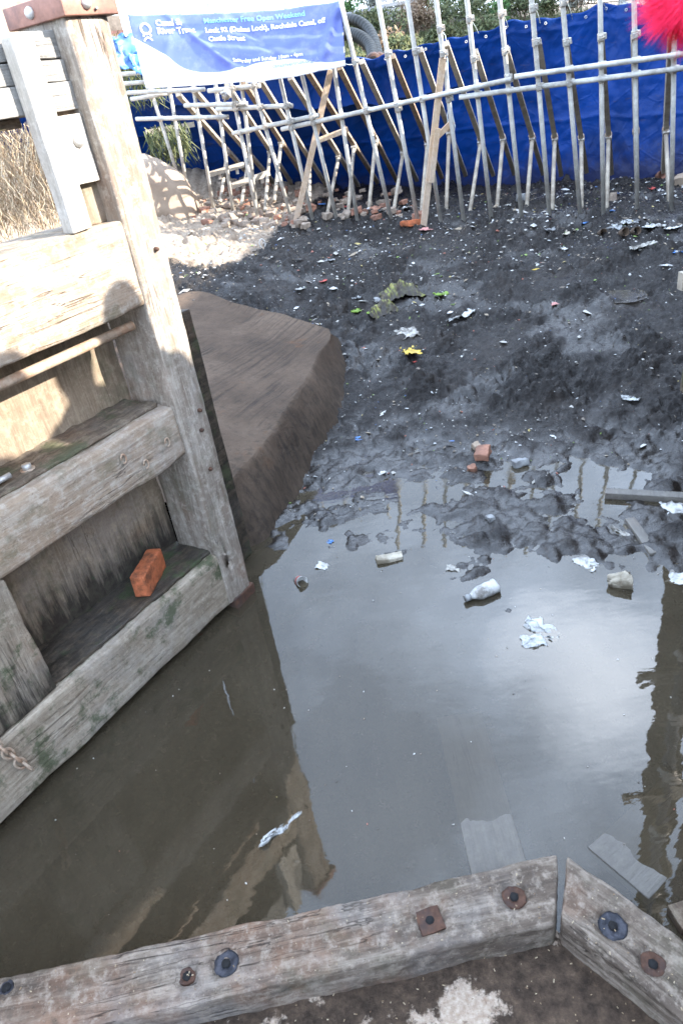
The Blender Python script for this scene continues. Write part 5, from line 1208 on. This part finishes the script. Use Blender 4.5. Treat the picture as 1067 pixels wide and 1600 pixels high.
# building at the upper left, brickwork below a stone band
wl = empty('brick_building', (-6, 15, 2)); tag(wl, 'pink brick and pale stone building wall at the top left behind the gate', 'building')
W0, W1 = Vector(at(-150, 100, 13)), Vector(at(190, 60, 15)); W0.z = W1.z = 0; dW = (W1-W0).normalized(); nW = Vector((dW.y, -dW.x, 0)); LW = (W1-W0).length
def wallbox(name, z0, z1, th, mat):
    V, Fc = obox((0, 0, 0), (1, 0, 0), (0, 1, 0), (0, 0, 1), LW/2+2, th/2, (z1-z0)/2); o = mesh(name, V, Fc, mat, wl, False)
    c_ = (W0+W1)/2-dW*2; c_.z = (z0+z1)/2; o.location = c_-wl.location; o.rotation_euler = (0, 0, math.atan2(dW.y, dW.x)); return o
zb = float(at(20, 66, 13.6)[2])
wallbox('brick_wall', 1.0, zb-.03, .4, M['brickwall_pink']); wallbox('string_course', zb-.03, zb+.02, .44, M['iron_red']); wallbox('rendered_wall', zb+.02, 5.2, .4, M['earth'])
# orange barrier mesh
bmn = empty('barrier_netting', at(365, 4, 22)); P0 = bmn.location.copy(); tag(bmn, 'yellow plastic safety netting stretched above the banner', 'netting')
b = MB()
A, B = Vector(at(325, 9, 18)), Vector(at(415, 6, 18)); up_ = Vector((0, 0, 1))
for i in range(26): b.add(bar_data(A.lerp(B, i/25)-P0, A.lerp(B, i/25)-P0+up_*.8, .016, .01, (1, 0, 0)))
for i in range(12): b.add(bar_data(A-P0+up_*i*.07, B-P0+up_*i*.07, .01, .02))
b.build('net', M['yellow'], bmn, False)
for i in (0, 1):
    q = A if i == 0 else B; V, Fc = bar_data(q-P0-up_*.1, q-P0+up_*.95, .05, .05, (1, 0, 0)); mesh('post', V, Fc, M['pole'], bmn, False)

# ------------------------------------------------------------------ right hand lock side (mostly seen mirrored in the water)
kd = Vector((.512, .859, 0)).normalized(); wdir = Vector((.42, .907, 0)).normalized(); wn_ = Vector((.907, -.42, 0))
K = kd*4.6
ls = empty('lock_wall', K); tag(ls, 'dark brick lock side wall on the right, seen only as a reflection', 'wall')
def wbox(name, s0, s1, n0, n1, z0, z1, mat, parent, org=K):
    c_ = org+wdir*((s0+s1)/2)+wn_*((n0+n1)/2); o = mesh(name, *obox((0, 0, 0), (1, 0, 0), (0, 1, 0), (0, 0, 1), (s1-s0)/2, (n1-n0)/2, (z1-z0)/2), M[mat], parent, False)
    c_.z = (z0+z1)/2; o.location = c_-Vector(parent.location); o.rotation_euler = (0, 0, math.atan2(wdir.y, wdir.x)); return o
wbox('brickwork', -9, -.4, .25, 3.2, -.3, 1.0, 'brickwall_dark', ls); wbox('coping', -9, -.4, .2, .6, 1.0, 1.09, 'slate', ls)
# rough timber mast and pipe of the dam's anchor frame
ms = tag(empty('timber_mast', K), 'tall rough timber mast on the right bank, seen mirrored in the water', 'mast')
V, Fc = rbox_data(-.0, .26, -.13, .13, -.5, 6.6, r=.02, res=.12, amp=.03, fr=3, seed=6, maxn=60)
for p in V: f_ = max(0, 1-p.z/6); p.x -= 0.12*f_
mm = mesh('mast', V, Fc, M['w_ledge'], ms); mm.rotation_euler = (0, 0, math.atan2(-kd.x, kd.y))
pv_ = Vector((.534, .845, 0)).normalized()*4.3
pp = tag(empty('standpipe', pv_), 'vertical jointed iron pipe beside the mast on the right bank, seen mirrored in the water', 'pipe')
tube('pipe', [(0, 0, -.3), (0, 0, 2.5), (0, 0, 6)], .05, M['iron_dark'], pp, 12)
for z in (.6, 1.2, 1.75, 2.4, 3.1, 3.9, 4.8): tube('joint', [(0, 0, z), (0, 0, z+.09)], .075, M['coupler'], pp, 12)
for z in (.9, 2.0, 3.4, 5.2):
    V, Fc = bar_data((-.35, -.02, z), (1.2, .02, z+.03), .05, .09); mesh('stay_bar', V, Fc, M['prop'], pp, False)
wr = tag(empty('boarded_wall', K), 'tall boarded site hoarding on the right bank, seen only mirrored in the water', 'hoarding')
wbox('hoarding', -4.5, 1.2, 1.15, 1.25, 0, 2.3, 'w_ledge', wr)
pr = tag(empty('reflection_pier', (1.95, 2.6, 0)), 'tall sooty brick pier added on the right bank to darken the water reflection', 'pier')  # added pier, put here to darken the mirrored right edge of the water
for z0_, z1_, g_ in ((-.3, 6.2, 0), (6.2, 6.4, .06)):
    a_ = Vector((2.12, 3.12, 0)); b2_ = Vector((1.72, 2.22, 0)); dd_ = (b2_-a_).normalized(); c_ = (a_+b2_)/2+Vector((.17, -.08, 0)); c_.z = (z0_+z1_)/2
    o = mesh('shaft' if g_ == 0 else 'cap_stone', *obox((0, 0, 0), (1, 0, 0), (0, 1, 0), (0, 0, 1), (b2_-a_).length/2+g_, .17+g_, (z1_-z0_)/2), M['brickwall_dark' if g_ == 0 else 'slate'], pr, False); o.location = c_-Vector(pr.location); o.rotation_euler = (0, 0, math.atan2(dd_.y, dd_.x))
# unseen building added and sized to throw the shade over the lock
bd_ = tag(empty('shade_building', (9, 4, 0)), 'long dark brick building added out of view on the right to shade the lock', 'building')
WH = Vector((8.0, 2.0, 0)); wd2 = Vector((.2148, .9766, 0)); wn2 = Vector((.9766, -.2148, 0)); ZW = 1.15+.45*(8+.55)-.1*(2-2.75)
def hb(name, s0, s1, n0, n1, z0, z1, mat):
    o = mesh(name, *obox((0, 0, 0), (1, 0, 0), (0, 1, 0), (0, 0, 1), (s1-s0)/2, (n1-n0)/2, (z1-z0)/2), M[mat], bd_, False); c_ = WH+wd2*((s0+s1)/2)+wn2*((n0+n1)/2); c_.z = (z0+z1)/2
    o.location = c_-Vector(bd_.location); o.rotation_euler = (0, 0, math.atan2(wd2.y, wd2.x))
hb('shade_wing', 11.5, 21.5, .5, 6, ZW, 13, 'brickwall_dark'); hb('wall', -14, 15, 0, 6, -.3, ZW-.12, 'brickwall_dark'); hb('parapet', -14, 15, -.08, .3, ZW-.118, ZW, 'slate')  # the tall wing is added out of view to shade the far bank
for i in range(14): hb('window', -12+i*1.9, -11+i*1.9, -.02, .05, 2.2, 3.7, 'hole')

# spectators on the right lock side; one shades the gate, another wears the pink hat
skin_person('person', K-wdir*2.15+wn_*.7+Vector((0, 0, 1.09)), rad(60), 'person in a dark coat watching from the right lock side', 'cloth_dark', 'cloth_dark')
skin_person('person', K-wdir*2.62+wn_*.75+Vector((0, 0, 1.09)), rad(70), 'second person in a dark coat on the right lock side nearer the camera', 'cloth_dark', 'cloth_dark', hat='cloth_dark')
# pink fluffy bobble hanging at the top right corner, close to the camera
pc = Vector(at(1092, -22, .80)); pk = tag(empty('pink_bobble', pc), 'bright pink fluffy bobble close to the camera in the top right corner', 'bobble'); b = MB(); r = random.Random(2)
core = tube_data([(0, 0, -.048), (0, 0, -.03), (0, 0, 0), (0, 0, .03), (0, 0, .048)], [.012, .038, .05, .038, .012], 16); mesh('core', core[0], core[1], M['pink'], pk)
for i in range(5200):
    d = Vector((r.gauss(0, 1), r.gauss(0, 1), r.gauss(0, 1))).normalized(); p = d*.045; e = d*(.064+r.uniform(-.006, .012))+Vector((r.uniform(-1, 1), r.uniform(-1, 1), r.uniform(-1, 1)))*.008; s_ = d.orthogonal().normalized()*.0006
    b.add(([p-s_, p+s_, e], [(0, 1, 2)]))
b.build('fluff', M['pink'], pk, False)
